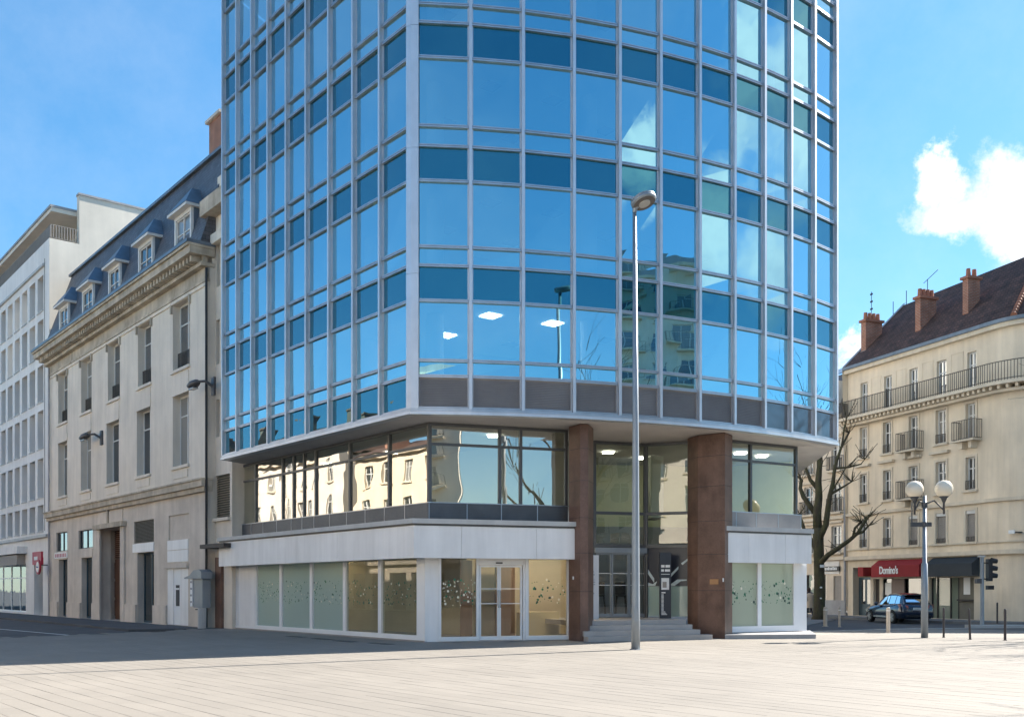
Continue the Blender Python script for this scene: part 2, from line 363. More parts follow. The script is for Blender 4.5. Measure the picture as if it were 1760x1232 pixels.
def wall_grid(mb, u0, u1, z0, z1, ops, y=0, reveal=.2, mi=0):
    us = sorted(set([u0, u1] + [min(max(a, u0), u1) for o in ops for a in o[:2]])); zs = sorted(set([z0, z1] + [min(max(a, z0), z1) for o in ops for a in o[2:4]]))
    for i in range(len(us) - 1):
        for j in range(len(zs) - 1):
            cu, cz = (us[i] + us[i + 1]) / 2, (zs[j] + zs[j + 1]) / 2
            if any(o[0] < cu < o[1] and o[2] < cz < o[3] for o in ops): continue
            mb.quad((us[i], y, zs[j]), (us[i + 1], y, zs[j]), (us[i + 1], y, zs[j + 1]), (us[i], y, zs[j + 1]), mi)
    for o in ops:
        a, b, c, d = o[:4]; r = y + (o[4] if len(o) > 4 else reveal)
        mb.quad((a, y, c), (a, y, d), (a, r, d), (a, r, c), mi); mb.quad((b, y, c), (b, r, c), (b, r, d), (b, y, d), mi)
        mb.quad((a, y, c), (a, r, c), (b, r, c), (b, y, c), mi); mb.quad((a, y, d), (b, y, d), (b, r, d), (a, r, d), mi)
    return mb

_win = {}; WR = random.Random(5)
def window(parent, u0, u1, z0, z1, y, frame='white_wood', gl='window_glass', nv=1, hz=(), t=.06, dep=.06, name='window', pane='pane'):
    """a window frame with mullions and transoms set into its opening, its glass a sub-part"""
    if gl == 'window_glass': gl = WR.choices(('window_glass', 'window_half', 'window_curtain'), (5, 3, 2))[0]
    w, h = round(u1 - u0, 3), round(z1 - z0, 3); key = (w, h, frame, gl, nv, tuple(hz), t)
    if key not in _win:
        b = MB(); b.box(0, t, 0, dep, 0, h); b.box(w - t, w, 0, dep, 0, h); b.box(t, w - t, 0, dep, 0, t); b.box(t, w - t, 0, dep, h - t, h)
        for i in range(nv):
            c = w * (i + 1) / (nv + 1); b.box(c - t * .6, c + t * .6, -.004, dep, t, h - t)
        for q in hz: b.box(t, w - t, .004, dep - .004, h * q - t * .4, h * q + t * .4)
        g = MB().quad((t, dep * .6, t), (w - t, dep * .6, t), (w - t, dep * .6, h - t), (t, dep * .6, h - t))
        _win[key] = (b.data(name, frame), g.data(pane, gl))
    o = link(name, _win[key][0], parent, (u0, y, z0)); link(pane, _win[key][1], o); return o
_rail = {}
def railing(parent, u0, u1, z0, h, y0, y1, step=.13, m='rail_iron', name='balcony_railing', bars=True, r=.011):
    """iron railing standing out from the wall between y0 (front) and y1 (wall)"""
    w, d = round(u1 - u0, 2), round(y1 - y0, 2); key = (w, d, h, step, m)
    if key not in _rail:
        b = MB(); T = .02
        for z in (0.04, h - .03):
            b.box(0, w, 0, T, z, z + .03)
            if d > .05: b.box(0, T, T, d, z, z + .03); b.box(w - T, w, T, d, z, z + .03)
        k = max(2, int(w / step))
        for i in range(k + 1):
            x = (w - 2 * r) * i / k; b.box(x, x + 2 * r, .004, .004 + 2 * r, .07, h - .03)
        if d > .05:
            k = max(1, int(d / step))
            for i in range(1, k + 1):
                q = d * i / k - .02
                for x in (0, w - 2 * r): b.box(x, x + 2 * r, q, q + 2 * r, .07, h - .03)
        _rail[key] = b.data(name, m)
    return link(name, _rail[key], parent, (u0, y0, z0))

# ------------------------------------------------------------------ ground
TL = (-.634, .773)                       # the street runs this way, away to the left; the paving rows follow it
TB = (.773, .634)
def sheet(name, poly, z, m, parent=None, kind='structure', thick=0):
    b = MB()
    if thick: b.prism(poly, z - thick, z)
    else:
        a = sum(poly[i][0] * poly[(i + 1) % len(poly)][1] - poly[(i + 1) % len(poly)][0] * poly[i][1] for i in range(len(poly)))
        if a < 0: poly = poly[::-1]
        b.v = [(p[0], p[1], z) for p in poly]; b.f = [tuple(range(len(poly)))]; b.m = [0]
    return tag(b.obj(name, m, parent), kind=kind)
tag(sheet('ground', [(-900, -900), (900, -900), (900, 900), (-900, 900)], -.10, 'asphalt'), kind='structure')
PLAZA = [(-60, -45), (45, -45), (45, 42.5), (24, 42.3), (17, 41.0), (12.6, 38.6), (11.0, 37.6), (8, 40), (-12, 44), (-13.6, 37.8), (-17.2, 33.2), (-40, 4)]
plaza = sheet('plaza', PLAZA, -.014, 'joint')
def inside(p, poly):
    c = False; j = len(poly) - 1
    for i in range(len(poly)):
        a, b = poly[i], poly[j]
        if (a[1] > p[1]) != (b[1] > p[1]) and p[0] < (b[0] - a[0]) * (p[1] - a[1]) / (b[1] - a[1]) + a[0]: c = not c
        j = i
    return c
BASE_FOOT = [(-2.7, 30.1), (-12.1, 41.6), (-6, 46), (9, 40), (10.0, 34.6), (6.7, 33.2), (2.0, 31.9)]
def paving():
    rnd = random.Random(3); w = .30; slabs = []
    def slab(b, a0, a1, r0, z, cx=0, cy=0):
        c = .003; g = .0026; A0, A1, B0, B1 = a0 + .0015, a1 - .0015, r0 + g, r0 + w - g; n = len(b.v)
        for e, q in ((0, z - .02), (0, z - .004), (c, z)):
            for x, y in ((A0 + e, B0 + e), (A1 - e, B0 + e), (A1 - e, B1 - e), (A0 + e, B1 - e)): b.v.append((x, y, q))
        b.f.append((n + 8, n + 9, n + 10, n + 11)); b.m.append(0)
        for k in (0, 4):
            for i in range(4):
                j = (i + 1) % 4; b.f.append((n + k + i, n + k + j, n + k + 4 + j, n + k + 4 + i)); b.m.append(0)
    # local axes: x across the rows' length (towards the street end), y across the rows
    O = (0.0, 0.0); ax = TL; ay = (-ax[1], ax[0])
    rows = range(int(-40 / w), int(30 / w))
    for r in rows:
        a = -30 + rnd.random() * 1.2
        while a < 60:
            L = rnd.choice((.9, 1.2, 1.2, 1.5)); ca, cb = a + L / 2, (r + .5) * w
            X, Y = ca * ax[0] + cb * ay[0], ca * ax[1] + cb * ay[1]
            if 5 < Y < 44 and abs(X) < .66 * Y + 6 and inside((X, Y), PLAZA) and not inside((X, Y), BASE_FOOT): slabs.append((a, L, r * w, X, Y))
            a += L
    vis = [s for s in slabs if abs(s[3]) < .515 * s[4] and s[4] > 12.5]
    vis.sort(key=lambda s: s[4]); near = set(id(s) for s in vis[:300])
    rz = atan2(ax[1], ax[0]); cache = {}; rest = MB()
    for s in slabs:
        z = rnd.uniform(-.0016, .0010)
        if id(s) in near:
            if s[1] not in cache:
                b = MB(); slab(b, 0, s[1], 0, 0); cache[s[1]] = b.data('paving_slab', 'paving')
            p = (s[0] * ax[0] + s[2] * ay[0], s[0] * ax[1] + s[2] * ay[1], z)
            link('paving_slab', cache[s[1]], plaza, p, rz)
        else: slab(rest, s[0], s[0] + s[1], s[2], z)
    o = rest.obj('paving_field', 'paving', plaza); o.rotation_euler = (0, 0, rz); o['kind'] = 'stuff'
paving()
# street on the left: its footway and the painted edge line
fw = Frame((-12.2, 40.9), (-TL[0], -TL[1]))
sheet('pavement_left', [fw.P(-70, -3.1), fw.P(-1.5, -3.1), fw.P(.0, -.5), fw.P(.5, 3), fw.P(-70, 3)], .0, 'asphalt', thick=.1)
mk = MB(); a, b = ground_pt(-300, 1052.0), ground_pt(150, 1089.6)
lf = Frame(a, (b[0] - a[0], b[1] - a[1])); Lm = sqrt((b[0] - a[0]) ** 2 + (b[1] - a[1]) ** 2)
mk.quad((0, 0, -.094), (Lm, 0, -.094), (Lm, .16, -.094), (0, .16, -.094)); tag(mk.obj('road_marking', 'road_paint', None, (*a, 0), rz=lf.rz), kind='structure')

# ------------------------------------------------------------------ the glass office building
RT = (-2.65, 30.0)
tower = thing('office_building', 'blue glass curtain-wall office tower with curved front on a white shop base', 'building', (RT[0], RT[1], 0))
def wo(b, name, m, parent=None, smooth=False):
    """mesh written in world coordinates, hung under the office building"""
    b.v = [(x - RT[0], y - RT[1], z) for x, y, z in b.v]; return b.obj(name, m, parent or tower, smooth=smooth)
def fo(b, name, m, fr, u=0, y=0, z=0):
    p = fr.P(u, y); return b.obj(name, m, tower, (p[0] - RT[0], p[1] - RT[1], z), rz=fr.rz)
CC, CR = (-3.977, 51.494), 22.44
def on_circle(px, R=CR):
    k = (px - CX) / F; a = k * k + 1; b = -2 * (k * CC[0] + CC[1]); c = CC[0] ** 2 + CC[1] ** 2 - R * R
    Y = (-b - sqrt(b * b - 4 * a * c)) / (2 * a); return (k * Y, Y)
FLT = Frame((-2.985, 29.04), (.639, -.770))
LPX = [381, 405, 430.6, 458.7, 490, 524.3, 563.2, 604.7, 650.6, 699.5]
FPX = [716.5, 809, 899.5, 987.5, 1066.5, 1137, 1204.5, 1264.5, 1316.5, 1362, 1402.5, 1440]
NL = [FLT.P(FLT.U(x)) for x in LPX]; NF = [on_circle(x) for x in FPX]
NODES = NL + NF
ZR = [6.954, 7.91, 8.373, 10.139, 11.175, 11.734, 13.68, 14.709, 15.30, 17.324, 18.353, 18.90, 20.94, 21.97, 22.52, 24.56, 25.6]
ROWK = ['base', 'small', 'large', 'dark', 'small', 'large', 'dark', 'small', 'large', 'dark', 'small', 'large', 'dark', 'small', 'large', 'dark']
ZTOP, ZBOT = 25.6, 6.75
def nrm(i):
    """inward normal at a node (averaged)"""
    v = [0, 0]
    for j in (i - 1, i):
        if j < 0 or j + 1 >= len(NODES) or j == len(NL) - 1: continue
        a, b = NODES[j], NODES[j + 1]; l = math.dist(a, b); v[0] += -(b[1] - a[1]) / l; v[1] += (b[0] - a[0]) / l
    l = sqrt(v[0] ** 2 + v[1] ** 2); return (v[0] / l, v[1] / l)
def off(i, y): n = nrm(i); return (NODES[i][0] + n[0] * y, NODES[i][1] + n[1] * y)
def build_tower():
    rnd = random.Random(11)
    for i in range(len(NODES) - 1):
        if i == len(NL) - 1: continue
        left = i < len(NL) - 1; fr = Frame(NODES[i], (NODES[i + 1][0] - NODES[i][0], NODES[i + 1][1] - NODES[i][1])); w = math.dist(NODES[i], NODES[i + 1]); fi = i - len(NL)
        e = .075
        for k, kind in enumerate(ROWK):
            z0, z1 = ZR[k], ZR[k + 1]
            a, b, c, d = e, w - e, z0 + .03, z1 - .03; t = lambda s=.006: rnd.uniform(-s, s)
            if kind == 'base' and not left and fi < 8:
                p = MB(); p.box(a, b, .15, .19, c, d); n = int((d - c - .09) / .05)
                p.box(a, a + .03, .10, .15, c, d); p.box(b - .03, b, .10, .15, c, d); p.box(a + .03, b - .03, .10, .15, c, c + .03); p.box(a + .03, b - .03, .10, .15, d - .03, d)
                for q in range(n):
                    zz = c + .045 + q * (d - c - .09) / n; h = (d - c - .09) / n
                    p.quad((a + .03, .115, zz), (b - .03, .115, zz), (b - .03, .148, zz + h * .85), (a + .03, .148, zz + h * .85))
                fo(p, 'louvre_panel', 'louvre', fr); continue
            y = .15
            g = MB().quad((a, y + t(), c), (b, y + t(), c), (b, y + t(), d), (a, y + t(), d))
            m = 'glass_tower' if kind in ('small', 'large') else ('spandrel_grey' if (kind == 'base' and not left) else 'spandrel')
            fo(g, {'small': 'lower_pane', 'large': 'window_pane', 'dark': 'spandrel_pane', 'base': 'spandrel_pane'}[kind], m, fr)
        for k in range(len(ZR)):
            z = ZR[k]; b = MB(); b.box(e - .02, w - e + .02, .07, .17, z - .045, z - .008); b.box(e - .02, w - e + .02, .085, .17, z - .006, z + .008); b.box(e - .02, w - e + .02, .07, .17, z + .010, z + .045)
            fo(b, 'transom', 'alu', fr)
    for i in range(len(NODES)):
        n = nrm(i); fr = Frame(NODES[i], (n[1], -n[0]))
        if i == len(NL) - 1 or i == len(NL): continue
        b = MB(); b.box(-.046, .046, 0, .125, ZR[0] - .02, ZTOP); b.box(-.085, .085, .125, .20, ZR[0] - .02, ZTOP)
        fo(b, 'mullion', 'alu_light', fr)
    # faceted corner post
    i = len(NL) - 1; A, B = NODES[i], NODES[i + 1]
    nA, nB = nrm(i), nrm(i + 1)
    mid = ((A[0] + B[0]) / 2 - .02, (A[1] + B[1]) / 2 - .06)
    P = lambda q, n, y, s, tt: (q[0] + n[0] * y + tt[0] * s, q[1] + n[1] * y + tt[1] * s)
    tA, tB = (nA[1], -nA[0]), (nB[1], -nB[0])
    pts = [P(A, nA, .2, -.05, tA), P(A, nA, 0, -.05, tA), P(A, nA, -.0, .02, tA), mid, P(B, nB, 0, -.03, tB), P(B, nB, 0, .05, tB), P(B, nB, .2, .05, tB)]
    for a, b in zip([ZR[0] - .02, 10.9, 14.6, 18.2, 21.9], [10.89, 14.59, 18.19, 21.89, ZTOP]):
        wo(MB().prism(pts, a, b), 'corner_post', 'alu_light')
    # rim, soffit, roof
    idx = list(range(len(NODES)))
    def strip(y0, y1, z0, z1, name, m):
        o = [off(i, y0) for i in idx]; n_ = [off(i, y1) for i in idx]; o.insert(len(NL), (mid[0] * 1 + (y0) * .3, mid[1] + y0)); n_.insert(len(NL), (mid[0], mid[1] + y1))
        b = MB(); k = len(o); b.v = [(*p, z0) for p in o] + [(*p, z1) for p in o] + [(*p, z0) for p in n_] + [(*p, z1) for p in n_]
        for i in range(k - 1):
            b.f += [(i, i + 1, k + i + 1, k + i), (k + i, k + i + 1, 3 * k + i + 1, 3 * k + i), (i, 2 * k + i, 2 * k + i + 1, i + 1)]; b.m += [0, 0, 0]
        b.f += [(0, k, 3 * k, 2 * k), (k - 1, 3 * k - 1, 4 * k - 1, 2 * k - 1)]; b.m += [0, 0]
        wo(b, name, m)
    strip(-.06, .25, ZBOT, ZBOT + .085, 'rim', 'alu_light'); strip(-.015, .25, ZBOT + .10, ZBOT + .185, 'rim', 'alu'); strip(.02, .25, ZBOT + .08, ZBOT + .11, 'rim_groove', 'alu_dark')
    strip(-.06, .4, ZTOP, ZTOP + .5, 'parapet', 'alu_light')
    BACK = [(13.0, 46.5), (6, 56), (-6, 52.5)]
    ring = lambda y: [off(i, y) for i in idx] + [(x + (-.3 if x > 0 else .3) * (y > .1), yy - .3 * (y > .1)) for x, yy in BACK]
    wo(MB().prism(ring(-.04), ZBOT + .012, ZBOT + .10), 'soffit', 'soffit')
    wo(MB().prism(ring(.2), ZTOP - .02, ZTOP + .2), 'roof_deck', 'lead')
    bw = [NODES[-1], *BACK, NODES[0]]; b = MB()
    for i in range(len(bw) - 1): b.quad((*bw[i], ZBOT + .02), (*bw[i + 1], ZBOT + .02), (*bw[i + 1], ZTOP), (*bw[i], ZTOP))
    wo(b, 'rear_wall', 'core')
    # storeys: slabs with white ceilings, round columns, a service core, ceiling light panels
    for z0, z1 in ((6.87, 7.86), (10.19, 11.12), (13.73, 14.66), (17.37, 18.30), (20.99, 21.92)):
        wo(MB().prism(ring(.30), z0, z1), 'floor_slab', 'inside_white')
    core = [(-6.5, 43.5), (-1.5, 36.0), (7.5, 40.5), (6, 49), (-4, 49)]
    for z0, z1 in ((7.87, 10.18), (11.13, 13.72), (14.67, 17.36), (18.31, 20.98), (21.93, 25.4)):
        wo(MB().prism(core, z0, z1), 'core_wall', 'core')
        for px, Y in ((748, 30.9), (1012, 31.7), (1178, 33.4), (1318, 35.6), (640, 34.2), (536, 38.2), (446, 42.2)):
            wo(MB().lathe([(.27, z0), (.27, z1)], ((px - CX) / F * Y, Y, 0), 20), 'column', 'inside_white', smooth=False)
    for z, lit in ((10.185, 1), (13.725, 0), (17.365, 0), (20.985, 0)):
        for px, Y in ((767, 33.4), (843, 31.0), (950, 31.9), (880, 34.6), (1040, 34.0), (1120, 34.8), (1200, 36.4)):
            X = (px - CX) / F * Y; lc = Frame((X, Y), (.8, .6)); b = MB().box(-.26, .26, -.26, .26, z - .03, z)
            fo(b, 'ceiling_light', 'panel_light' if lit and px in (767, 843, 950) else 'lens', lc)
build_tower()

# lower storeys: white shop base, first floor glazing band, granite pillars and the entrance
B0 = (-2.647, 30.0); TFR = (.951, .309)
FL = Frame(B0, (-TL[0], -TL[1])); FF = Frame(B0, TFR)
G0 = (-2.55, 30.5); GL = Frame(G0, (-TL[0], -TL[1])); GF = Frame(G0, TFR)
C0 = (-2.92, 29.4); CL = Frame(C0, (-TL[0], -TL[1])); CF = Frame(C0, TFR)
RB = Frame((7.0, 32.6), (.887, .462))            # shop fascia right of the entrance
RW = Frame((7.0 - .185, 32.6 + .40), (.887, .462))
RG = Frame((7.0, 33.75), (.864, .503))
def dots(fr, u0, u1, z0, z1, y, n, seed, cols=('green_dot', 'dark_dot', 'white_dot'), wts=(5, 3, 4), rmax=.045, name='dot_decal'):
    """printed dots stuck on a shop pane"""
    rnd = random.Random(seed); b = MB()
    for _ in range(n):
        u = rnd.uniform(u0, u1); z = rnd.uniform(z0, z1); r = rnd.choice((.012, .016, .02, .028, rmax)); mi = rnd.choices(range(3), wts)[0]
        k = len(b.v); yy = y - rnd.uniform(.001, .004)
        for q in range(8): b.v.append((u + r * cos(q * pi / 4) * .9, yy, z + r * sin(q * pi / 4)))
        b.f.append(tuple(range(k, k + 8))); b.m.append(mi)
    o = fo(b, name, list(cols), fr); o['kind'] = 'stuff'
def build_base():
    uL = FL.U(391); Zt = 2.95
    # left shop wall
    wins = [(441, 480), (484, 532), (536.5, 589), (594, 649.5), (655, 716)]
    ops = [(FL.U(a), FL.U(b), .20, 2.78, .12) for a, b in wins] + [(FL.U(396.5), FL.U(411), .14, 2.78, .05)]
    fo(wall_grid(MB(), uL, -.001, .05, Zt, ops, reveal=.12), 'shop_wall', 'white_frame', FL)
    for q, (a, b) in enumerate(wins):
        u0, u1 = FL.U(a), FL.U(b)
        fo(MB().quad((u0, .07, .2), (u1, .07, .2), (u1, .07, 2.78), (u0, .07, 2.78)), 'shop_pane', 'glass_frost' if q < 3 else 'glass_film', FL)
        dots(FL, u0 + .03, u1 - .03, 1.10, 1.92, .068, 85, 40 + q, wts=(8, 4, 3), rmax=.036)
    b = MB(); u0, u1 = FL.U(396.5), FL.U(411)
    for i in range(44):
        z = .16 + i * .0595; b.quad((u0, .012, z), (u1, .012, z), (u1, .045, z + .05), (u0, .045, z + .05))
    b.quad((u0, .05, .14), (u1, .05, .14), (u1, .05, 2.78), (u0, .05, 2.78))
    fo(b, 'louvre_door', 'white_frame', FL)
    fo(MB().box(FL.U(413), FL.U(439), -.012, 0, .16, 2.78), 'blank_panel', 'white_panel', FL)
    fo(MB().box(uL - .3, .02, .03, .10, 0, .05), 'plinth', 'plinth_stone', FL)
    fo(MB().box(FL.U(379.5), FL.U(389.5), -.25, .3, 0, 2.95), 'granite_pier', 'granite', FL)
    # front shop wall with the sliding doors
    def fu(x): return FF.U(x)
    ops = [(fu(758), fu(819), .16, 2.62, .10), (fu(823.5), fu(899), .02, 2.50, .16), (fu(909), fu(975), .16, 2.62, .10)]
    fo(wall_grid(MB(), .001, fu(981.5), .05 * 0 + .02, Zt, ops), 'shop_wall', 'white_panel', FF)
    for q, (a, b_, n) in enumerate(((758, 819, 75), (909, 975, 48))):
        u0, u1 = fu(a), fu(b_)
        fo(MB().quad((u0, .06, .16), (u1, .06, .16), (u1, .06, 2.62), (u0, .06, 2.62)), 'shop_pane', 'glass_clear', FF)
        dots(FF, u0 + .03, u1 - .03, 1.12, 1.92, .058, n, 60 + q, wts=(4, 1, 6) if q == 0 else (6, 3, 3), rmax=.04)
    d0, d1, dm = fu(823.5), fu(899), fu(858.5)
    for a, b_ in ((d0 + .02, dm - .005), (dm + .005, d1 - .02)):
        m = MB(); t = .055
        m.box(a, a + t, .04, .09, .04, 2.36); m.box(b_ - t, b_, .04, .09, .04, 2.36); m.box(a + t, b_ - t, .04, .09, .04, .16); m.box(a + t, b_ - t, .04, .09, 2.30, 2.36)
        o = fo(m, 'sliding_door', 'white_frame', FF)
        for z in (1.16, 1.62): MB().box(a + t, b_ - t, .05, .062, z, z + .022).obj('door_bar', 'white_frame', o)
        MB().quad((a + t, .065, .16), (b_ - t, .065, .16), (b_ - t, .065, 2.3), (a + t, .065, 2.3)).obj('door_pane', 'glass_clear', o)
        k = b_ - .03 if a < dm - .3 else a + .03
        MB().tube([(k, .02, 1.05), (k, .0, 1.08), (k, .0, 1.55), (k, .02, 1.58)], .012, 6).obj('door_handle', 'chrome', o)
    o = fo(MB().box(d0, d1, .0, .16, 2.37, 2.50), 'door_header', 'white_frame', FF); MB().box(dm - .12, dm + .1, -.006, 0, 2.41, 2.455).obj('door_sensor', 'black_print', o)
    for a, b_ in ((754, 822.5), (903, 979)):
        m = MB(); u0, u1 = fu(a), fu(b_); m.box(u0, fu(a + 4), -.03, 0, .05, 2.64); m.box(fu(b_ - 4), u1, -.03, 0, .05, 2.64); m.box(fu(a + 4), fu(b_ - 4), -.03, 0, .03, .16); m.box(fu(a + 4), fu(b_ - 4), -.03, 0, 2.58, 2.64)
        fo(m, 'window_frame', 'white_frame', FF)
    fo(MB().box(.0, fu(981), .0, .1, -.005, .019), 'threshold', 'plinth_stone', FF)
    # fascia boards, cap and the boards' backing box
    for fr, pxs, far in ((CL, [376, 407, 446, 510, 580, 660, 711], 0), (CF, [711, 793, 922, 988], 1)):
        us = [fr.U(x) for x in pxs]; us[-1 if not far else 0] = 0
        for a, b_ in zip(us, us[1:]):
            fo(MB().box(a + .004, b_ - .004, .0, .04, 2.55, 3.50), 'fascia_board', 'white_panel', fr)
    uC, uF = CL.U(376), CF.U(988)
    pC, pF = CL.P(uC, .045), CF.P(uF, .045); c = (C0[0] + .02, C0[1] + .045)
    inn = [CF.P(uF - .005, .75), FF.P(.05, .05), FL.P(-.05, .05), CL.P(uC + .005, .75)]
    wo(MB().prism([pC, c, pF, CF.P(uF, .75), (B0[0] + .1, B0[1] + .35), CL.P(uC, .75)], 2.56, 3.52), 'fascia_box', 'white_panel')
    ca, cb = CL.P(uC - .02, -.07), CF.P(uF + .02, -.07)
    wo(MB().prism([ca, (C0[0] - .03, C0[1] - .085), cb, CF.P(uF + .02, 1.3), CL.P(uC - .02, 1.3)], 3.575, 3.72), 'fascia_cap', 'cap')
    wo(MB().prism([CL.P(uC, .015), (C0[0] + .01, C0[1] + .02), CF.P(uF, .015), CF.P(uF, 1.2), CL.P(uC, 1.2)], 3.52, 3.575), 'cap_groove', 'alu_dark')
    # panelled strip below the first floor glass
    for fr, pxs in ((GL, [393, 412, 431, 451.5, 475, 500, 518.5, 539, 566, 595, 627, 660, 695, 736]), (GF, [737.5, 803, 862, 924, 977])):
        us = [fr.U(x, -.10) for x in pxs]
        for a, b_ in zip(us, us[1:]): 
            p = MB(); p.box(a + .012, b_ - .012, -.08, .1, 3.74, 4.27)
            for q in range(9): p.box(a + .05, b_ - .05, -.09, -.08, 3.79 + q * .05, 3.815 + q * .05)
            fo(p, 'strip_panel', 'strip', fr); fo(MB().box(a - .012, a + .012, -.095, .1, 3.73, 4.28), 'strip_joint', 'alu', fr)
        fo(MB().box(us[0] - .02, us[-1] + .02, -.11, .12, 4.272, 4.30), 'strip_sill', 'alu', fr)
    # first floor glass: left side, front and right of the entrance
    for fr, pxs, tz, flat in ((GL, [403, 440, 486.3, 505, 523, 543, 601.5, 669, 737], 6.06, 0), (GF, [739, 859, 895, 973], 6.10, 0), (RG, [1240, 1290, 1368], 6.08, 1)):
        us = [fr.U(x) for x in pxs]
        for a, b_ in zip(us, us[1:]):
            for z0, z1 in ((4.30, tz - .04), (tz + .04, 6.72)):
                rr = random.Random(int(a * 100)); t = lambda: rr.uniform(-.008, .008)
                fo(MB().quad((a, .02 + t(), z0), (b_, .02 + t(), z0), (b_, .02 + t(), z1), (a, .02 + t(), z1)), 'first_floor_pane', 'glass_hall' if flat else 'glass_lower', fr)
        for u in us: fo(MB().box(u - .045, u + .045, -.04, .08, 4.30, 6.74), 'post', 'alu_dark', fr)
        fo(MB().box(us[0], us[-1], -.03, .07, tz - .04, tz + .04), 'transom', 'alu_dark', fr)
        fo(MB().box(us[0] - .04, us[-1] + .04, -.03, .07, 6.66, 6.745), 'transom', 'alu_dark', fr)
    # granite pillars in stacked blocks
    def pillar(poly, z0, hs):
        z = z0
        for h in hs: wo(MB().prism(poly, z, z + h - .014), 'granite_block', 'granite'); z += h
        cx = sum(p[0] for p in poly) / len(poly); cy = sum(p[1] for p in poly) / len(poly)
        wo(MB().prism([(cx + (p[0] - cx) * .985, cy + (p[1] - cy) * .985) for p in poly], z0, z - .01), 'pillar_joint', 'inside_dark')
    pillar([(1.80, 31.3), (2.12, 30.72), (2.37, 30.78), (2.60, 31.6), (2.0, 32.0)], 0, [1.55, 1.2, 1.1, 1.15, 1.0, .755])
    pillar([(5.98, 33.7), (6.20, 33.02), (6.98, 32.42), (7.35, 33.0), (6.6, 34.2)], 0, [1.58, 1.2, 1.1, 1.15, 1.0, .725])
    # entrance steps and landing
    st = Frame((2.34, 30.35), (.935, .355))
    for k, (dep, z0, z1, e) in enumerate(((0, 0, .155, 4.42), (.30, .155, .31, 4.15), (.62, .31, .465, 4.05), (.95, .465, .62, 4.0))):
        us = [0 + .0, 1.5, 3.0, e]
        for a, b_ in zip(us, us[1:]): fo(MB().box(a + .002, b_ - .002, dep, dep + (.34 if k < 3 else 3.6), z0 + .001, z1), 'step', 'step_stone', st)
    # entrance glazing
    E0, E1, E2 = (2.45, 34.15), (4.72, 34.9), (6.25, 34.28)
    e1, e2 = Frame(E0, (E1[0] - E0[0], E1[1] - E0[1])), Frame(E1, (E2[0] - E1[0], E2[1] - E1[1])); w1, w2 = math.dist(E0, E1), math.dist(E1, E2)
    m1 = e1.U(1021)
    for fr, us in ((e1, [0, m1, w1 - .0]), (e2, [0, w2])):
        for a, b_ in zip(us, us[1:]):
            for z0, z1 in ((4.32, 6.70), (3.22, 4.22)):
                fo(MB().quad((a, .02, z0), (b_, .026, z0), (b_, .016, z1), (a, .02, z1)), 'hall_pane', 'glass_hall', fr)
        for u in us: fo(MB().box(u - .06, u + .06, -.05, .09, .62, 6.74), 'hall_post', 'alu_dark', fr)
        for z in (3.12, 4.27, 6.70): fo(MB().box(us[0], us[-1], -.04, .08, z - .05, z + .05), 'transom', 'alu_dark', fr)
    fo(MB().box(m1, w1, -.10, .1, 2.88, 3.06), 'door_header', 'lamp_grey', e1)
    dw = (w1 - m1) / 3
    for q in range(3):
        a, b_ = m1 + q * dw + .01, m1 + (q + 1) * dw - .01; t = .045; m = MB()
        m.box(a, a + t, -.02, .03, .64, 2.88); m.box(b_ - t, b_, -.02, .03, .64, 2.88); m.box(a + t, b_ - t, -.02, .03, .64, .76); m.box(a + t, b_ - t, -.02, .03, 2.82, 2.88)
        o = fo(m, 'hall_door', 'lamp_grey', e1); MB().quad((a + t, 0, .76), (b_ - t, 0, .76), (b_ - t, 0, 2.82), (a + t, 0, 2.82)).obj('door_pane', 'glass_clear', o)
        for z in (1.75, 2.16): MB().box(a + t, b_ - t, -.008, .008, z, z + .02).obj('door_bar', 'white_frame', o)
    # printed lower panes beside the door
    fo(MB().quad((.06, .02, .66), (w2, .02, .66), (w2, .02, 1.72), (.06, .02, 1.72)), 'frosted_pane', 'glass_frost', e2)
    fo(MB().quad((.06, .02, 1.74), (w2, .02, 1.74), (w2, .02, 3.08), (.06, .02, 3.08)), 'dark_pane', 'navy_print', e2)
    for pts in ([(.06, 2.35), (.06, 2.18), (.30, 1.84), (.30, 2.0)], [(.72, 1.98), (.72, 1.86), (1.16, 2.32), (1.16, 2.42)], [(.80, 1.735), (1.02, 1.735), (1.25, 1.90), (1.45, 1.92), (1.45, 1.96), (1.12, 1.96)], [(.06, 1.86), (.06, 1.74), (.34, 1.74), (.4, 1.9), (.25, 1.8)], [(1.25, 2.52), (1.5, 2.70), (1.5, 2.62), (1.3, 2.46)]):
        b = MB(); b.v = [(x, .012, z) for x, z in pts]; b.f = [tuple(range(len(pts)))]; b.m = [0]; fo(b, 'window_print', 'pale_print', e2)
    # shop right of the entrance
    us = [RB.U(x) for x in (1243, 1287, 1350, 1395)]
    for a, b_ in zip(us, us[1:]): fo(MB().box(a + .004, b_ - .004, 0, .04, 2.50, 3.48), 'fascia_board', 'white_panel', RB)
    fo(MB().box(us[0], us[-1] - .01, .045, 1.2, 2.51, 3.50), 'fascia_box', 'white_panel', RB)
    fo(MB().box(us[0], us[-1] + .04, -.07, 1.6, 3.55, 3.70), 'fascia_cap', 'cap', RB)
    fo(MB().box(us[0], us[-1], .02, 1.4, 3.50, 3.55), 'cap_groove', 'alu_dark', RB)
    us = [RG.U(x, -.10) for x in (1240, 1266, 1300, 1338, 1377)]
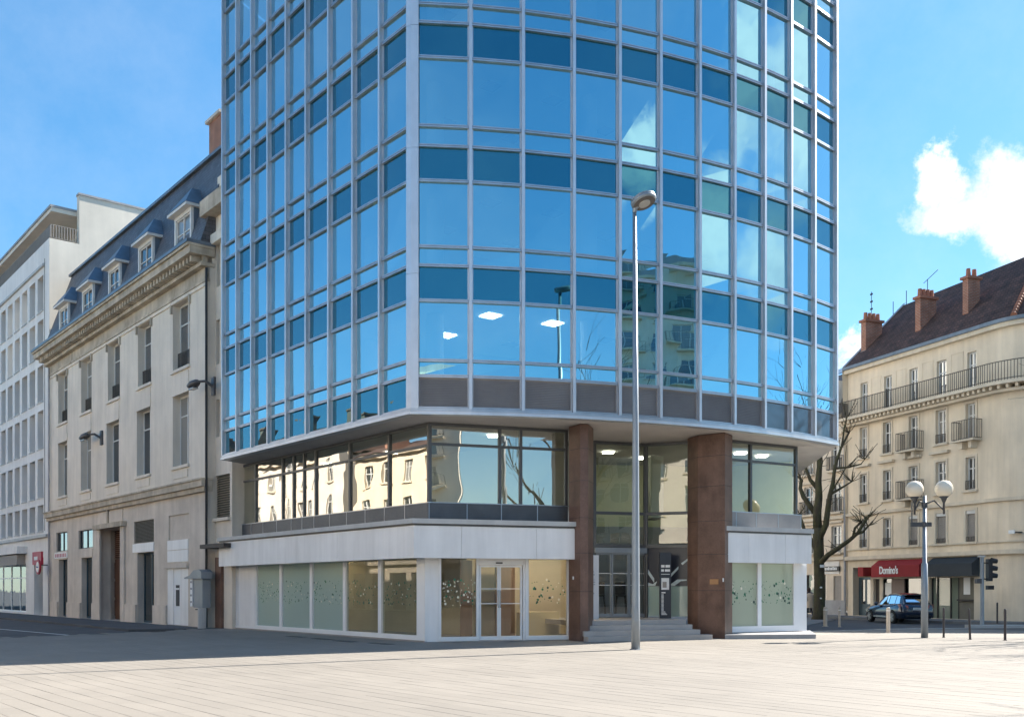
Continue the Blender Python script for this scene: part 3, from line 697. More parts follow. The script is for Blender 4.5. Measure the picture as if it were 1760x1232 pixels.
    for a, b_ in zip(us, us[1:]):
        p = MB(); p.box(a + .012, b_ - .012, -.08, .1, 3.72, 4.27)
        for q in range(9): p.box(a + .05, b_ - .05, -.09, -.08, 3.79 + q * .05, 3.815 + q * .05)
        fo(p, 'strip_panel', 'louvre', RG); fo(MB().box(b_ - .012, b_ + .012, -.095, .1, 3.72, 4.28), 'strip_joint', 'alu', RG)
    fo(MB().box(us[0] - .02, us[-1] + .02, -.11, .12, 4.272, 4.30), 'strip_sill', 'alu', RG)
    wn = [(1240, 1302.5), (1309, 1364.5)]; ru = lambda x: RW.U(x)
    ops = [(ru(a), ru(b_), .36, 2.60, .10) for a, b_ in wn]
    fo(wall_grid(MB(), ru(1236), ru(1386.5), .16, 2.9, ops), 'shop_wall', 'white_frame', RW)
    e = ru(1386.5); fo(MB().quad((e, 0, .16), (e, 5, .16), (e, 5, 2.9), (e, 0, 2.9)), 'shop_wall', 'white_frame', RW)
    for q, (a, b_) in enumerate(wn):
        fo(MB().quad((ru(a), .06, .36), (ru(b_), .06, .36), (ru(b_), .06, 2.6), (ru(a), .06, 2.6)), 'shop_pane', 'glass_frost_pale', RW)
        dots(RW, ru(a) + .02, ru(b_) - .02, 1.10, 1.92, .058, 75, 80 + q, wts=(7, 4, 1), rmax=.05)
    wo(MB().prism([(6.9, 32.05), (9.97, 32.45), (10.7, 35.5), (7.4, 33.8)], 0, .14), 'platform', 'plinth_stone')
    # the rooms behind the glass
    wo(MB().prism([FL.P(uL, .3), FL.P(-.2, .3), FF.P(4.6, .3), (2.6, 38), (-4, 46)], .0, .021), 'shop_floor', 'inside_floor')
    wo(MB().prism([GL.P(-14.8, .15), GL.P(-.1, .15), GF.P(4.4, .15), (2.3, 35.3), (-4, 47)], 3.75, 4.26), 'floor_slab', 'inside_white'); wo(MB().prism([(6.75, 34.3), (7.3, 34.15), RG.P(3.2, .2), (9.4, 41), (7.4, 41)], 3.75, 4.26), 'floor_slab', 'inside_white')
    b = MB(); iw = [(-10.8, 44.0), (-1.6, 34.6), (2.5, 36.0)]
    b.quad((*iw[0], .02), (*iw[1], .02), (*iw[1], 3.7), (*iw[0], 3.7)); b.quad((*iw[1], .02), (*iw[2], .02), (*iw[2], 3.7), (*iw[1], 3.7)); wo(b, 'inner_wall', 'inside_warm')
    wo(MB().prism([(-1.75, 33.4), (-1.35, 33.5), (-1.36, 33.6), (-1.76, 33.5)], .02, 2.6), 'inner_wood_panel', 'inside_wood')
    wo(MB().prism([(-.55, 34.0), (.1, 34.25), (.05, 34.4), (-.6, 34.15)], .02, 2.6), 'inner_wood_panel', 'inside_wood')
    wo(MB().prism([(.3, 33.3), (1.6, 33.7), (1.45, 34.2), (.15, 33.8)], .02, .85), 'counter', 'gold_panel')
    b = MB(); iw = [(-10.2, 46.0), (.2, 34.6), (2.3, 35.4)]
    b.quad((*iw[0], 4.27), (*iw[1], 4.27), (*iw[1], 6.74), (*iw[0], 6.74)); b.quad((*iw[1], 4.27), (*iw[2], 4.27), (*iw[2], 6.74), (*iw[1], 6.74)); wo(b, 'inner_wall', 'inside_white')
    b = MB(); iw = [(2.3, 35.4), (2.35, 40.5), (8.8, 41.5), (11.2, 39.5)]
    for z0, z1, m_ in ((.62, 4.2, 'core'), (4.2, 6.74, 'inside_lime')):
        b = MB()
        for i in range(3): b.quad((*iw[i], z0), (*iw[i + 1], z0), (*iw[i + 1], z1), (*iw[i], z1))
        wo(b, 'inner_wall', m_)
    b = MB(); iw = [(6.4, 34.6), (7.2, 36.5), (10.3, 38.4)]
    for i in range(2): b.quad((*iw[i], .05), (*iw[i + 1], .05), (*iw[i + 1], 3.7), (*iw[i], 3.7))
    wo(b, 'inner_wall', 'inside_white')
    wo(MB().prism([(5.2, 37), (5.7, 37.2), (5.6, 38.6), (5.1, 38.4)], 4.3, 6.6), 'inner_wall', 'inside_white')
    for p in ((-1.2, 32.2), (-.1, 32.6), (1.2, 32.9), (-3.2, 33.0), (-4.8, 35.0), (-6.4, 37.0), (-8.2, 39.2)):
        wo(MB().lathe([(.24, 3.68), (.24, 3.74)], (p[0], p[1], 0), 16), 'ceiling_spot', 'spot_light')
    for p in ((3.6, 37), (5.0, 38.6), (8.6, 37.2), (9.6, 38.0), (-.6, 33.0), (-4.5, 37.0), (-7.5, 40.5)):
        wo(MB().box(p[0] - .2, p[0] + .2, p[1] - .2, p[1] + .2, 6.70, 6.735), 'ceiling_light', 'panel_light')
    # small fittings on the pillars
    wo(MB().prism([(6.55, 32.742), (6.80, 32.548), (6.79, 32.53), (6.54, 32.724)], 1.78, 1.95), 'name_plate', 'gold_plate')
    wo(MB().box(6.90, 6.94, 32.38, 32.44, 1.86, 1.98), 'door_intercom', 'white_frame')
    wo(MB().box(1.90, 1.94, 31.02, 31.06, 1.92, 2.02), 'door_intercom', 'white_frame')
build_base()

# ------------------------------------------------------------------ cream stone building on the left
def build_left_stone():
    fr = Frame((-12.2, 40.9), (-TL[0], -TL[1])); U, Z = fr.U, fr.Z
    root = thing('stone_building', 'cream stone building with slate mansard dormers, bracketed cornice and brown wooden door', 'building', (fr.O[0], fr.O[1], 0), fr.rz)
    uL, uR, uE = U(85), U(356.5), 1.6
    zb0, zb1 = Z(311, 848), Z(311, 832)                 # string course over the shops
    zc0, zc1 = Z(311, 487), Z(311, 452)                 # main cornice
    colsU = [(297, 326), (237, 260), (185.5, 206), (139.5, 157.5), (100, 116)]
    colsL = [(297, 324.5), (235, 258.5), (183, 204.5), (139, 156.5), (100, 115.5)]
    zu0, zu1, zl0, zl1 = Z(311, 633), Z(311, 518), Z(311, 800), Z(311, 677)
    ops = []
    for a, b in colsU: ops.append((U(a), U(b), zu0, zu1, .40))
    for a, b in colsL: ops.append((U(a), U(b), zl0, zl1, .40))
    b = wall_grid(MB(), uL, uR, zb1, zc0, ops); 
    b.quad((uR, 0, 0), (uR, .35, 0), (uR, .35, zc1), (uR, 0, zc1))
    b.obj('upper_wall', 'plaster_cream', root)
    for k, (a, c) in enumerate(colsU):
        window(root, U(a), U(c), zu0, zu1, .33, nv=1, hz=(.70,), t=.07)
        bx('sill', 'plaster_cream', root, U(a) - .1, U(c) + .1, -.10, .40, zu0 - .13, zu0 - .001)
        bx('apron_panel', 'plaster_cream', root, U(a) + .08, U(c) - .08, -.03, 0, zu0 - 1.02, zu0 - .22)
        bx('pilaster_cap', 'cornice_stone', root, U(a) - .16, U(a) - .02, -.09, 0, zu1 - .35, zu1 + .05)
        bx('pilaster_cap', 'cornice_stone', root, U(c) + .02, U(c) + .16, -.09, 0, zu1 - .35, zu1 + .05)
        railing(root, U(a) + .02, U(c) - .02, zu0 + .02, .82, .22, .25, step=.10, m='rail_iron', name='window_railing')
    for k, (a, c) in enumerate(colsL):
        window(root, U(a), U(c), zl0, zl1, .33, nv=1, hz=(.72,), t=.07)
        bx('sill', 'plaster_cream', root, U(a) - .1, U(c) + .1, -.10, .40, zl0 - .13, zl0 - .001)
        bx('apron_panel', 'plaster_cream', root, U(a) + .08, U(c) - .08, -.03, 0, zb1 + .28, zl0 - .2)
        bx('lintel', 'plaster_cream', root, U(a) - .06, U(c) + .06, -.04, 0, zl1, zl1 + .42)
    # shop storey
    g = [(101, 116, 0, Z(108, 961), .30), (97, 115.5, Z(106, 947), Z(106, 914), .14), (140, 158.5, 0, Z(149, 958), .32), (135, 159.5, Z(147, 942), Z(147, 910), .14),
         (172, 209, 0, Z(190, 908), .85), (236, 264.5, 0, Z(250, 949), .36), (230.5, 264.5, Z(247, 932), Z(247, 894), .14),
         (290, 324.5, Z(307, 926), Z(307, 884), .08), (288, 323.5, 0, Z(305, 976), .06)]
    ops = [(U(a), U(c), z0 + .002, z1, r) for a, c, z0, z1, r in g]
    wall_grid(MB(), uL, uR, .0, zb0, ops).obj('shop_wall', 'stone_shop', root)
    bx('string_course', 'cornice_stone', root, uL - .1, uR + .1, -.30, .2, zb0 + .08, zb1 - .06); bx('string_course', 'cornice_stone', root, uL - .05, uR + .05, -.18, .2, zb0 - .12, zb0 + .078)
    bx('string_course', 'cornice_stone', root, uL - .14, uR + .14, -.36, .2, zb1 - .058, zb1 + .02)
    # shop windows, door, panels in the openings
    def U2(i): return ops[i]
    for i in (0, 2, 5):
        o = U2(i); window(root, o[0], o[1], .02, o[3], o[4] - .04, frame='teal_frame', gl='shop_glass', nv=1, t=.09, name='shop_window')
    for i in (1, 3):
        o = U2(i); window(root, o[0], o[1], o[2], o[3], .10, frame='iron', gl='window_bright', nv=1, t=.05, name='transom_window')
    o = U2(6); b = MB(); n = 16
    for q in range(n):
        z = o[2] + (o[3] - o[2]) * q / n; h = (o[3] - o[2]) / n; b.quad((o[0], .03, z), (o[1], .03, z), (o[1], .10, z + h), (o[0], .10, z + h))
    b.obj('vent_grille', 'shutter_dark', root)
    bx('white_sign_board', 'white_panel', root, U(229), U(265), -.04, .12, Z(250, 948), Z(250, 933))
    o = U2(7); bx('blank_panel', 'stone_shop', root, o[0], o[1], .07, .1, o[2], o[3])
    for y0, y1 in ((944, 927.5), (965, 945)): bx('white_sign_board', 'white_panel', root, U(289), U(324), -.04, .05, Z(307, y0), Z(307, y1))
    bx('lintel', 'stone_shop', root, U(286), U(325), -.12, .05, Z(305, 976), Z(305, 968))
    o = U2(8); d = MB(); d.box(o[0], U(298), .0, .06, .02, o[3]); d.box(U(310), o[1], .0, .06, .02, o[3])
    d.obj('door_surround', 'white_panel', root)
    dr = MB().box(U(298) + .01, U(310) - .01, .03, .08, .02, o[3]).obj('side_door', 'white_frame', root)
    MB().box(U(301.5), U(307.5), .02, .03, Z(305, 1041), Z(305, 1005)).obj('door_pane', 'inside_dark', dr); MB().box(U(301.5), U(307.5), .012, .02, Z(305, 1013), Z(305, 1010)).obj('door_sticker', 'white_print', dr)
    # panelled wooden door with a louvred head
    o = U2(4); ud0, ud1 = U(191.5, .8), U(209, .8) + .2; zm = Z(200, 958)
    dr = MB().box(ud0, o[1] - .01, .78, .85, .03, zm).obj('wooden_door', 'wood_door', root)
    bx('stone_jamb', 'stone_shop', root, o[0], ud0, .55, .84, .02, o[3])
    for q in range(3): MB().box(ud0 + .12, o[1] - .12, .745, .78, .2 + q * 1.0, 1.05 + q * 1.0).obj('door_panel', 'wood_door', dr)
    MB().sphere((ud0 + .1, .72, 1.25), .05, 8, 6).obj('door_knob', 'chrome', dr)
    b = MB(); n = 14
    for q in range(n):
        z = zm + .05 + (o[3] - zm - .05) * q / n; h = (o[3] - zm - .05) / n; b.quad((ud0, .74, z), (o[1] - .01, .74, z), (o[1] - .01, .80, z + h * .9), (ud0, .80, z + h * .9))
    b.obj('louvred_head', 'wood_door', root)
    bx('door_hood', 'cornice_stone', root, U(168), U(218), -.28, .1, Z(195, 907), Z(195, 899)); 
    for x0, x1 in ((170, 174), (209.5, 216)): bx('door_pilaster', 'stone_shop', root, U(x0), U(x1), -.10, 0, .0, Z(195, 907))
    for x0, x1 in ((171, 186), (189, 212)): bx('frieze_panel', 'stone_shop', root, U(x0), U(x1), -.05, 0, Z(195, 897), Z(195, 877))
    bx('key_block', 'cornice_stone', root, U(186.3), U(188.7), -.12, 0, Z(195, 898), Z(195, 874))
    # pier plinths
    zp = Z(250, 1039)
    for a, c in ((86, 100.5), (116.5, 139.5), (159.5, 169.5), (216.5, 235.5), (265, 287.5)):
        bx('pier_plinth', 'stone_shop', root, U(a), U(c), -.09, 0, 0, zp)
    bx('shop_sign', 'white_print', root, U(95.5), U(116.5), -.06, .02, Z(106, 959), Z(106, 949)); sg = MB()
    for q in range(7): sg.box(U(97 + q * 2.7), U(98.6 + q * 2.7), -.066, -.061, Z(106, 957), Z(106, 951))
    so_ = sg.obj('sign_lettering', 'red_print', root); so_['kind'] = 'stuff'
    bx('lintel', 'stone_shop', root, U(135), U(159.5), -.03, .1, Z(149, 957), Z(149, 943))
    # architrave lines, main cornice with brackets
    bx('architrave', 'cornice_stone', root, uL, uR + .05, -.10, .1, zc0 - .62, zc0 - .50); bx('architrave', 'plaster_cream', root, uL, uR + .03, -.06, .1, zc0 - .78, zc0 - .63)
    bx('frieze', 'cornice_stone', root, uL, uR, -.03, .1, zc0 - .49, zc0)
    bx('cornice_bed', 'cornice_stone', root, uL - .15, uR + .05, -.30, .3, zc0 + .001, zc0 + .16)
    bx('cornice', 'cornice_stone', root, uL - .45, uR + .10, -.80, .3, zc0 + .42, zc0 + .72); bx('cornice', 'cornice_stone', root, uL - .5, uR + .14, -.90, .3, zc0 + .721, zc1 - .08)
    bx('gutter', 'zinc', root, uL - .52, uR + .16, -.95, .3, zc1 - .079, zc1 + .06)
    b = MB(); n = 62
    for q in range(n):
        u = uL - .1 + (uR - uL) * (q + .5) / n; b.box(u - .085, u + .085, -.62, .0, zc0 + .17, zc0 + .415)
    o = b.obj('cornice_brackets', 'cornice_stone', root); o['kind'] = 'stuff'
    bx('bracket_back', 'cornice_stone', root, uL - .1, uR, -.2, .2, zc0 + .16, zc0 + .42)
    # mansard, upper roof and dormers
    zr = Z(311, 322, 1.3); y0, y1 = -.35, 1.15
    b = MB(); b.quad((uL - .3, y0, zc1), (uR + .05, y0, zc1), (uR + .05, y1, zr), (uL + .6, y1, zr)); b.quad((uL - .3, y0, zc1), (uL + .6, y1, zr), (uL + .6, 9, zr), (uL - .3, 9, zc1)); b.quad((uR + .05, y0, zc1), (uR + .05, 9, zc1), (uR + .05, 9, zr), (uR + .05, y1, zr))
    b.obj('mansard_roof', 'slate', root)
    b = MB(); b.quad((uL + .55, y1 - .12, zr + .05), (uR + .05, y1 - .12, zr + .05), (uR + .05, 6.5, zr + 1.2), (uL + 1.5, 6.5, zr + 1.2)); b.box(uL + .5, uR + .05, y1 - .18, y1 + .1, zr - .09, zr + .045)
    b.obj('upper_roof', 'zinc', root)
    for a, c, yb, yt in ((300.5, 329, 436, 366), (238, 262.6, 480, 417), (186.5, 206, 517, 459), (141.5, 160, 544, 491.5), (102, 117.6, 572, 524)):
        ua, ub = U(a, -.1), U(c, -.1); ub = max(ub, ua + 1.05); z0, z1 = zc1 + .02, zc1 + 2.05; yd = -.12
        d = MB()
        d.box(ua, ua + .14, yd, yd + .12, z0, z1); d.box(ub - .14, ub, yd, yd + .12, z0, z1); d.box(ua + .14, ub - .14, yd, yd + .12, z1 - .16, z1)
        dm = d.obj('dormer', 'white_wood', root)
        ck = MB(); ck.v = [(ua + .01, yd + .12, z0), (ua + .01, yd + .12, z1), (ua + .01, .95, z1), (ub - .01, yd + .12, z0), (ub - .01, .95, z1), (ub - .01, yd + .12, z1)]; ck.f = [(0, 1, 2), (3, 4, 5)]; ck.m = [0, 0]; ck.obj('dormer_cheek', 'zinc', dm)
        MB().box(ua - .16, ub + .16, yd - .28, .9, z1 + .001, z1 + .12).obj('dormer_cornice', 'white_wood', dm)
        um = (ua + ub) / 2; rf = MB(); q = [(ua - .17, yd - .3, z1 + .12), (ub + .17, yd - .3, z1 + .12), (ub + .17, 1.15, z1 + .12), (ua - .17, 1.15, z1 + .12), (um, .30, z1 + 1.20), (um, 1.45, z1 + 1.20)]
        rf.v = q; rf.f = [(0, 1, 4), (1, 2, 5, 4), (3, 0, 4, 5), (2, 3, 5)]; rf.m = [0] * 4; rf.obj('dormer_roof', 'zinc', dm)
        w = window(dm, ua + .14, ub - .14, z0 + .02, z1 - .16, yd + .06, nv=1, hz=(.62,), t=.055, name='dormer_window')
    # chimneys on the ridge
    zs = Z(362, 345)
    # plain bay next to the tower
    sl_ = [(371.5, 377.5, Z(374, 745), Z(374, 680)), (371.5, 377.5, Z(374, 618), Z(374, 540)), (372, 378, Z(374, 482), Z(374, 404))]
    ops = [(U(a, .35), U(c, .35), z0, z1, .2) for a, c, z0, z1 in sl_]
    ops2 = [(U(370, .35), U(395, .35), Z(380, 887), Z(380, 812), .2)]
    wall_grid(MB(), uR, U(399, .35), 0, zs, ops + ops2, y=.35).obj('side_bay_wall', 'plaster_cream', root)
    b = MB(); ue = U(399, .35); b.quad((ue, .35, 0), (ue, 3.2, 0), (ue, 3.2, zs), (ue, .35, zs)); b.obj('side_bay_return', 'plaster_cream', root)
    for o in ops: bx('slot_window', 'iron', root, o[0], o[1], .5, .54, o[2], o[3])
    o = ops2[0]; b = MB()
    for q in range(18):
        z = o[2] + (o[3] - o[2]) * q / 18; h = (o[3] - o[2]) / 18; b.quad((o[0], .40, z), (o[1], .40, z), (o[1], .5, z + h * .9), (o[0], .5, z + h * .9))
    b.obj('shutter', 'shutter_dark', root); bx('sill', 'plaster_cream', root, o[0] - .08, o[1] + .08, .22, .4, o[2] - .14, o[2] - .001)
    bx('side_cornice', 'cornice_stone', root, uR - .35, uE, -.2, .6, zs - .55, zs + .10); bx('side_cornice', 'plaster_cream', root, uR - .05, uE, .1, .6, zs - 1.75, zs - 1.35)
    bx('parapet_block', 'plaster_cream', root, uR - .15, uE, .5, 3.5, zs + .101, zs + 1.25); bx('parapet_block', 'zinc', root, uR + .2, uE, 1.0, 4.5, zs + 1.251, zs + 2.9)
    ch = bx('chimney', 'brick', root, U(363, 2.0), U(363, 2.0) + 1.4, 1.9, 2.9, zs + 2.9, Z(365, 222, 2.2)); zt = Z(365, 222, 2.2); u0 = U(363, 2.0)
    MB().box(u0 - .14, u0 + 1.5, 1.75, 3.05, zt + .001, zt + .14).obj('chimney_cap', 'stone_shop', ch)
    # rainwater pipes, small canopy slab
    for u, y in ((U(358.5), -.10), (U(87.5), -.12)):
        b = MB().tube([(u, y, .02), (u, y, zc0 - .1)], .055, 8); b.obj('rainwater_pipe', 'iron' if u > -5 else 'lead', root)
    bx('canopy_slab', 'dark_brown', root, U(336, -.6), U(377, -.6), -.42, .34, Z(355, 941, -.6), Z(355, 934, -.6))
    bx('rear_block', 'plaster_cream', root, uL, uE, 9.0, 9.2, 0, zr)
    b = MB(); b.quad((uL, 0, 0), (uL, 0, zc1), (uL, 9, zc1), (uL, 9, 0)); b.obj('end_wall', 'plaster_cream', root)
    return root, fr
stone_root, SF = build_left_stone()

# ------------------------------------------------------------------ white modern block farther left
def build_left_white():
    P = SF.P(SF.U(85) - .03); fr = Frame(P, (-TL[0], -TL[1])); U, Z = fr.U, fr.Z
    root = thing('white_block', 'white modern block with rows of narrow windows and a set-back top storey', 'building', (P[0], P[1], 0), fr.rz)
    uL = -46.0; c1 = (64.5, 74.5); w = U(c1[1]) - U(c1[0]); step = U(70) - U(56); u1 = U(c1[0])
    rows = [(476, 536), (551, 612), (629, 691), (706, 771), (788, 855), (868, 913)]
    zz = [(Z(70, b), Z(70, a)) for a, b in rows]; zpar = Z(70, 440) + .6; zb = Z(70, 921); ops = []
    for k in range(22):
        for z0, z1 in zz: ops.append((u1 - k * step, u1 - k * step + w, z0, z1, .42))
    b = wall_grid(MB(), uL, -.02, zb, zpar, ops); b.obj('facade_wall', 'plaster_white', root)
    for k in range(22):
        near = k < 9
        for r, (z0, z1) in enumerate(zz):
            u = u1 - k * step
            if near:
                window(root, u, u + w, z0, z1, .38, frame='iron', gl='window_glass', nv=0, hz=(.32,), t=.05)
                bx('sill', 'cap', root, u - .04, u + w + .04, -.06, .3, z0 - .07, z0 - .001)
            else: bx('window', 'window_glass', root, u, u + w, .39, .42, z0, z1)
    for k, h in ((1, .42), (2, .42), (0, .30)):          # half-lowered blinds
        z0, z1 = zz[3]; bx('roller_blind', 'shutter', root, u1 - (k + 0) * step + .03, u1 - k * step + w - .03, .33, .36, z1 - (z1 - z0) * h, z1 - .01)
    bx('ledge', 'cap', root, uL, .05, -.22, .1, zb - .12, zb + .05); bx('facade_groove', 'shutter_dark', root, U(76.5), U(77.3), -.012, -.002, zb + .3, zpar - 1.0)
    bx('top_ledge', 'cap', root, uL, U(77), -.14, .1, zz[0][1] + .45, zz[0][1] + .60)
    # end wall, terrace, set-back top storey with overhanging roof
    e = MB(); sb = 1.75; zt = Z(136, 337, 0) + .2; zt = 26.2
    e.quad((0, 0, 0), (0, 14, 0), (0, 14, zpar), (0, 0, zpar)); e.quad((0, sb, zpar), (0, 14, zpar), (0, 14, zt), (0, sb, zt)); e.obj('end_wall', 'plaster_end', root)
    bx('roof_coping', 'lead', root, -.5, .06, sb - .06, 14, zt + .001, zt + .12)
    bx('terrace_floor', 'cap', root, uL, -.05, .02, 3, zpar - .3, zpar - .2)
    wall_grid(MB(), uL, -.5, zpar - .2, zt - 1.2, [(-1.9 - k * 2.2, -.9 - k * 2.2, zpar, zt - 1.6) for k in range(16)], y=2.6, reveal=.2).obj('top_storey_wall', 'plaster_end', root)
    for k in range(16): bx('top_window', 'window_glass', root, -1.9 - k * 2.2, -.9 - k * 2.2, 2.75, 2.8, zpar, zt - 1.6)
    bx('roof_slab', 'plaster_end', root, uL, -.55, .25, 6, zt - 1.2, zt - .95); bx('roof_slab', 'lead', root, uL, -.52, .18, 6, zt - .949, zt - .80)
    bx('stair_wall', 'plaster_end', root, -.5, -.005, sb, 2.6, zpar, zt - .001)
    railing(root, uL, .0, zpar + .02, .85, .08, 1.7, step=.16, m='shutter', name='terrace_railing', r=.02)
    # shop storey
    bx('base_wall', 'plaster_white', root, U(45), -.0, .0, .2, Z(70, 958), zb - .121)
    wall_grid(MB(), uL, -.0, .0, zb - .12, [(U(-40), U(44), .1, Z(30, 970), .3), (U(58), U(73), .02, Z(66, 958), .9), (U(-170), U(-60), .1, Z(30, 970), .3)], y=.02).obj('shop_wall', 'plaster_white', root)
    window(root, U(-40), U(44), .1, Z(30, 970), .25, frame='white_frame', gl='shop_glass', nv=5, hz=(.72,), t=.10, name='shop_window')
    window(root, U(-170), U(-60), .1, Z(30, 970), .25, frame='white_frame', gl='shop_glass', nv=6, hz=(.72,), t=.10, name='shop_window')
    bx('shop_awning', 'shutter', root, U(10), U(43), -.5, .05, Z(28, 972), Z(28, 955)); bx('shop_fascia', 'plaster_white', root, U(-60), U(46.5), -.6, .05, Z(28, 953), Z(28, 941))
    bx('doorway_glass', 'shop_glass', root, U(58), U(73), .85, .9, .02, Z(66, 958)); bx('red_sign', 'red_print', root, U(59), U(74), -.12, .05, Z(66, 970), Z(66, 948)); bx('sign_mark', 'white_print', root, U(62), U(68), -.13, -.121, Z(66, 962), Z(66, 956))
    bx('rear_block', 'plaster_end', root, uL, -.1, 13.8, 14, 0, zt)
    return root, fr
white_root, WF = build_left_white()

# round projecting shop sign
def round_sign():
    p = WF.P(WF.U(66, -.55), -.55); z = WF.Z(66, 974, -.55); r = .46
    d = thing('shop_sign', 'round red projecting shop sign with white oval centre', 'sign', (p[0], p[1], z - r), WF.rz)
    b = MB().lathe([(r, 0), (r, .10)], (0, 0, 0), 28); o = b.obj('sign_disc', 'red_print', d, (0, .05, r)); o.rotation_euler = (pi / 2, 0, 0)
    b = MB().lathe([(r * .70, 0), (r * .70, .012)], (0, 0, 0), 24); o2 = b.obj('sign_face', 'white_print', d, (0, -.05, r)); o2.rotation_euler = (pi / 2, 0, 0)
    w = MB()
    for k in range(6): w.box(-.22 + k * .075, -.17 + k * .075, -.068, -.063, r - .05, r + (.06 if k in (0, 2) else .02))
    o3 = w.obj('sign_lettering', 'blue_print', d); o3['kind'] = 'stuff'
    MB().box(-.03, .03, .04, .6, r + .1, r + .16).obj('sign_bracket', 'iron', d)
round_sign()
# wall lamps, ticket kiosk and its bin
def wall_lamp(px, py, ln, label, s=1.0, drop=0):
    u, z = SF.U(px, 0), SF.Z(px, py); p = SF.P(u, 0)
    d = thing('wall_lamp', label, 'street lamp', (p[0], p[1], z), SF.rz, 'lamps bracketed to the cream building')
    MB().box(-.14, .14, -.10, 0, -.45, .30).obj('wall_plate', 'lamp_dark', d)
    MB().tube([(0, -.05, -.1), (-.25 * s, -.35, .12), (-.6 * s, -.6, .10)], [.06, .06, .05], 8).obj('bracket_arm', 'lamp_dark', d)
    b = MB(); rings = []
    for k, (t, wd, h, dz) in enumerate(((0, .06, .05, .05), (.15, .16, .13, .03), (.5, .22, .17, 0), (.85, .17, .12, -.02), (1, .05, .04, -.02))):
        rings.append(len(b.v)); x = -.5 * s - ln * t
        for q in range(10): a = 2 * pi * q / 10; b.v.append((x, -.6 + wd * cos(a), .05 + dz + h * sin(a)))
    for i in range(4):
        for q in range(10): r = (q + 1) % 10; b.f.append((rings[i] + q, rings[i] + r, rings[i + 1] + r, rings[i + 1] + q)); b.m.append(0)
    b.f += [tuple(rings[0] + q for q in range(10))[::-1], tuple(rings[-1] + q for q in range(10))]; b.m += [0, 0]
    b.obj('lamp_head', 'lamp_dark', d, smooth=True); MB().box(-.5 * s - ln * .8, -.5 * s - ln * .3, -.72, -.48, -.15, -.10).obj('lamp_lens', 'lens', d)
wall_lamp(369, 661, 1.0, 'dark lamp head on the downpipe bay next to the glass tower', .5)
wall_lamp(176, 750, 1.3, 'long-armed lamp bracketed between two windows above the brown door', .9)
def kiosk():
    u0, u1 = SF.U(322, -.5), SF.U(345, -.5); p = SF.P((u0 + u1) / 2, -.35)
    d = thing('ticket_kiosk', 'grey hooded wall kiosk with notices beside the white side door', 'kiosk', (p[0], p[1], 0), SF.rz); w = (u1 - u0) / 2
    z0, z1 = SF.Z(335, 1044, -.5), SF.Z(335, 993, -.5)
    MB().box(-w * .55, w * .8, -.02, .34, z0, z1).obj('cabinet', 'lamp_grey', d)
    MB().box(-w * .9, -w * .56, -.06, .30, z0 + .05, z1 - .05).obj('notice_board', 'white_frame', d); n = MB()
    for q in range(4): n.box(-w * .86, -w * .6, -.066, -.061, z0 + .2 + q * .28, z0 + .28 + q * .28)
    o = n.obj('notice_print', 'grey_print', d); o['kind'] = 'stuff'
    h = MB(); pr = [(-w * 1.5, z1 - .02), (-w * 1.5, z1 + .03), (-w * .7, z1 + .12), (-w * .1, z1 + .33), (w * .7, z1 + .36), (w * 1.05, z1 + .25), (w * 1.05, z1 - .02)]; k = len(pr)
    h.v = [(x, -.15, z) for x, z in pr] + [(x, .34, z) for x, z in pr]; h.f = [tuple(range(k)), tuple(range(2 * k - 1, k - 1, -1))] + [(i, k + i, k + (i + 1) % k, (i + 1) % k) for i in range(k)]; h.m = [0] * len(h.f); h.obj('hood', 'lamp_grey', d)
    MB().tube([(0, .1, 0), (0, .1, z0)], .05, 8).obj('post', 'iron', d); MB().box(-.12, .12, -.05, .2, .75, z0 - .05).obj('coin_box', 'iron', d)
    q = SF.P(SF.U(348, -.4), -.42); b = MB()
    for k in range(12):
        a = 2 * pi * k / 12; b.box(.135 * cos(a) - .03, .135 * cos(a) + .03, .135 * sin(a) - .03, .135 * sin(a) + .03, .0, .84)
    t = thing('litter_bin', 'pale slatted litter bin standing below the grey kiosk', 'bin', (q[0], q[1], 0), SF.rz)
    o = b.obj('slat_shell', 'cap', t); MB().lathe([(.125, .02), (.125, .82)], (0, 0, 0), 12).obj('liner', 'iron', t)
kiosk()

# ------------------------------------------------------------------ street on the right
kp = [(11.0, 37.62), (12.6, 38.62), (17, 41.02), (24, 42.32), (45, 42.5)]
for i in range(len(kp) - 1):
    a, b = kp[i], kp[i + 1]; f = Frame(a, (b[0] - a[0], b[1] - a[1])); L = math.dist(a, b); n = max(1, int(L / 1.4))
    for q in range(n):
        o = bx('kerb', 'kerb', plaza, L * q / n + .006, L * (q + 1) / n - .006, 0, .22, -.098, .002, (a[0], a[1], 0)); o.rotation_euler = (0, 0, f.rz)
RF = Frame((20.5, 60.4), (.352, -.936))         # shop front line across the street
sheet('pavement_right', [RF.P(-40, -2.6), RF.P(11.0, -2.6), RF.P(13.2, -1.5), (40, 46.2), (60, 46), (60, 60), RF.P(11, 6), RF.P(-40, 6)], .03, 'sidewalk', thick=.13)
a = ground_pt(1668, 1077); tag(MB().prism([(a[0], a[1]), (45, a[1] + .6), (45, a[1] + 2.0), (a[0] + .3, a[1] + 1.2)], -.09, .06).obj('traffic_island', 'kerb'), kind='structure')
sheet('pavement_corner', [(8.5, 45), (13.6, 46), (17.9, 55), (17.9, 62), (14, 75), (5, 75)], -.06, 'sidewalk', thick=.04)

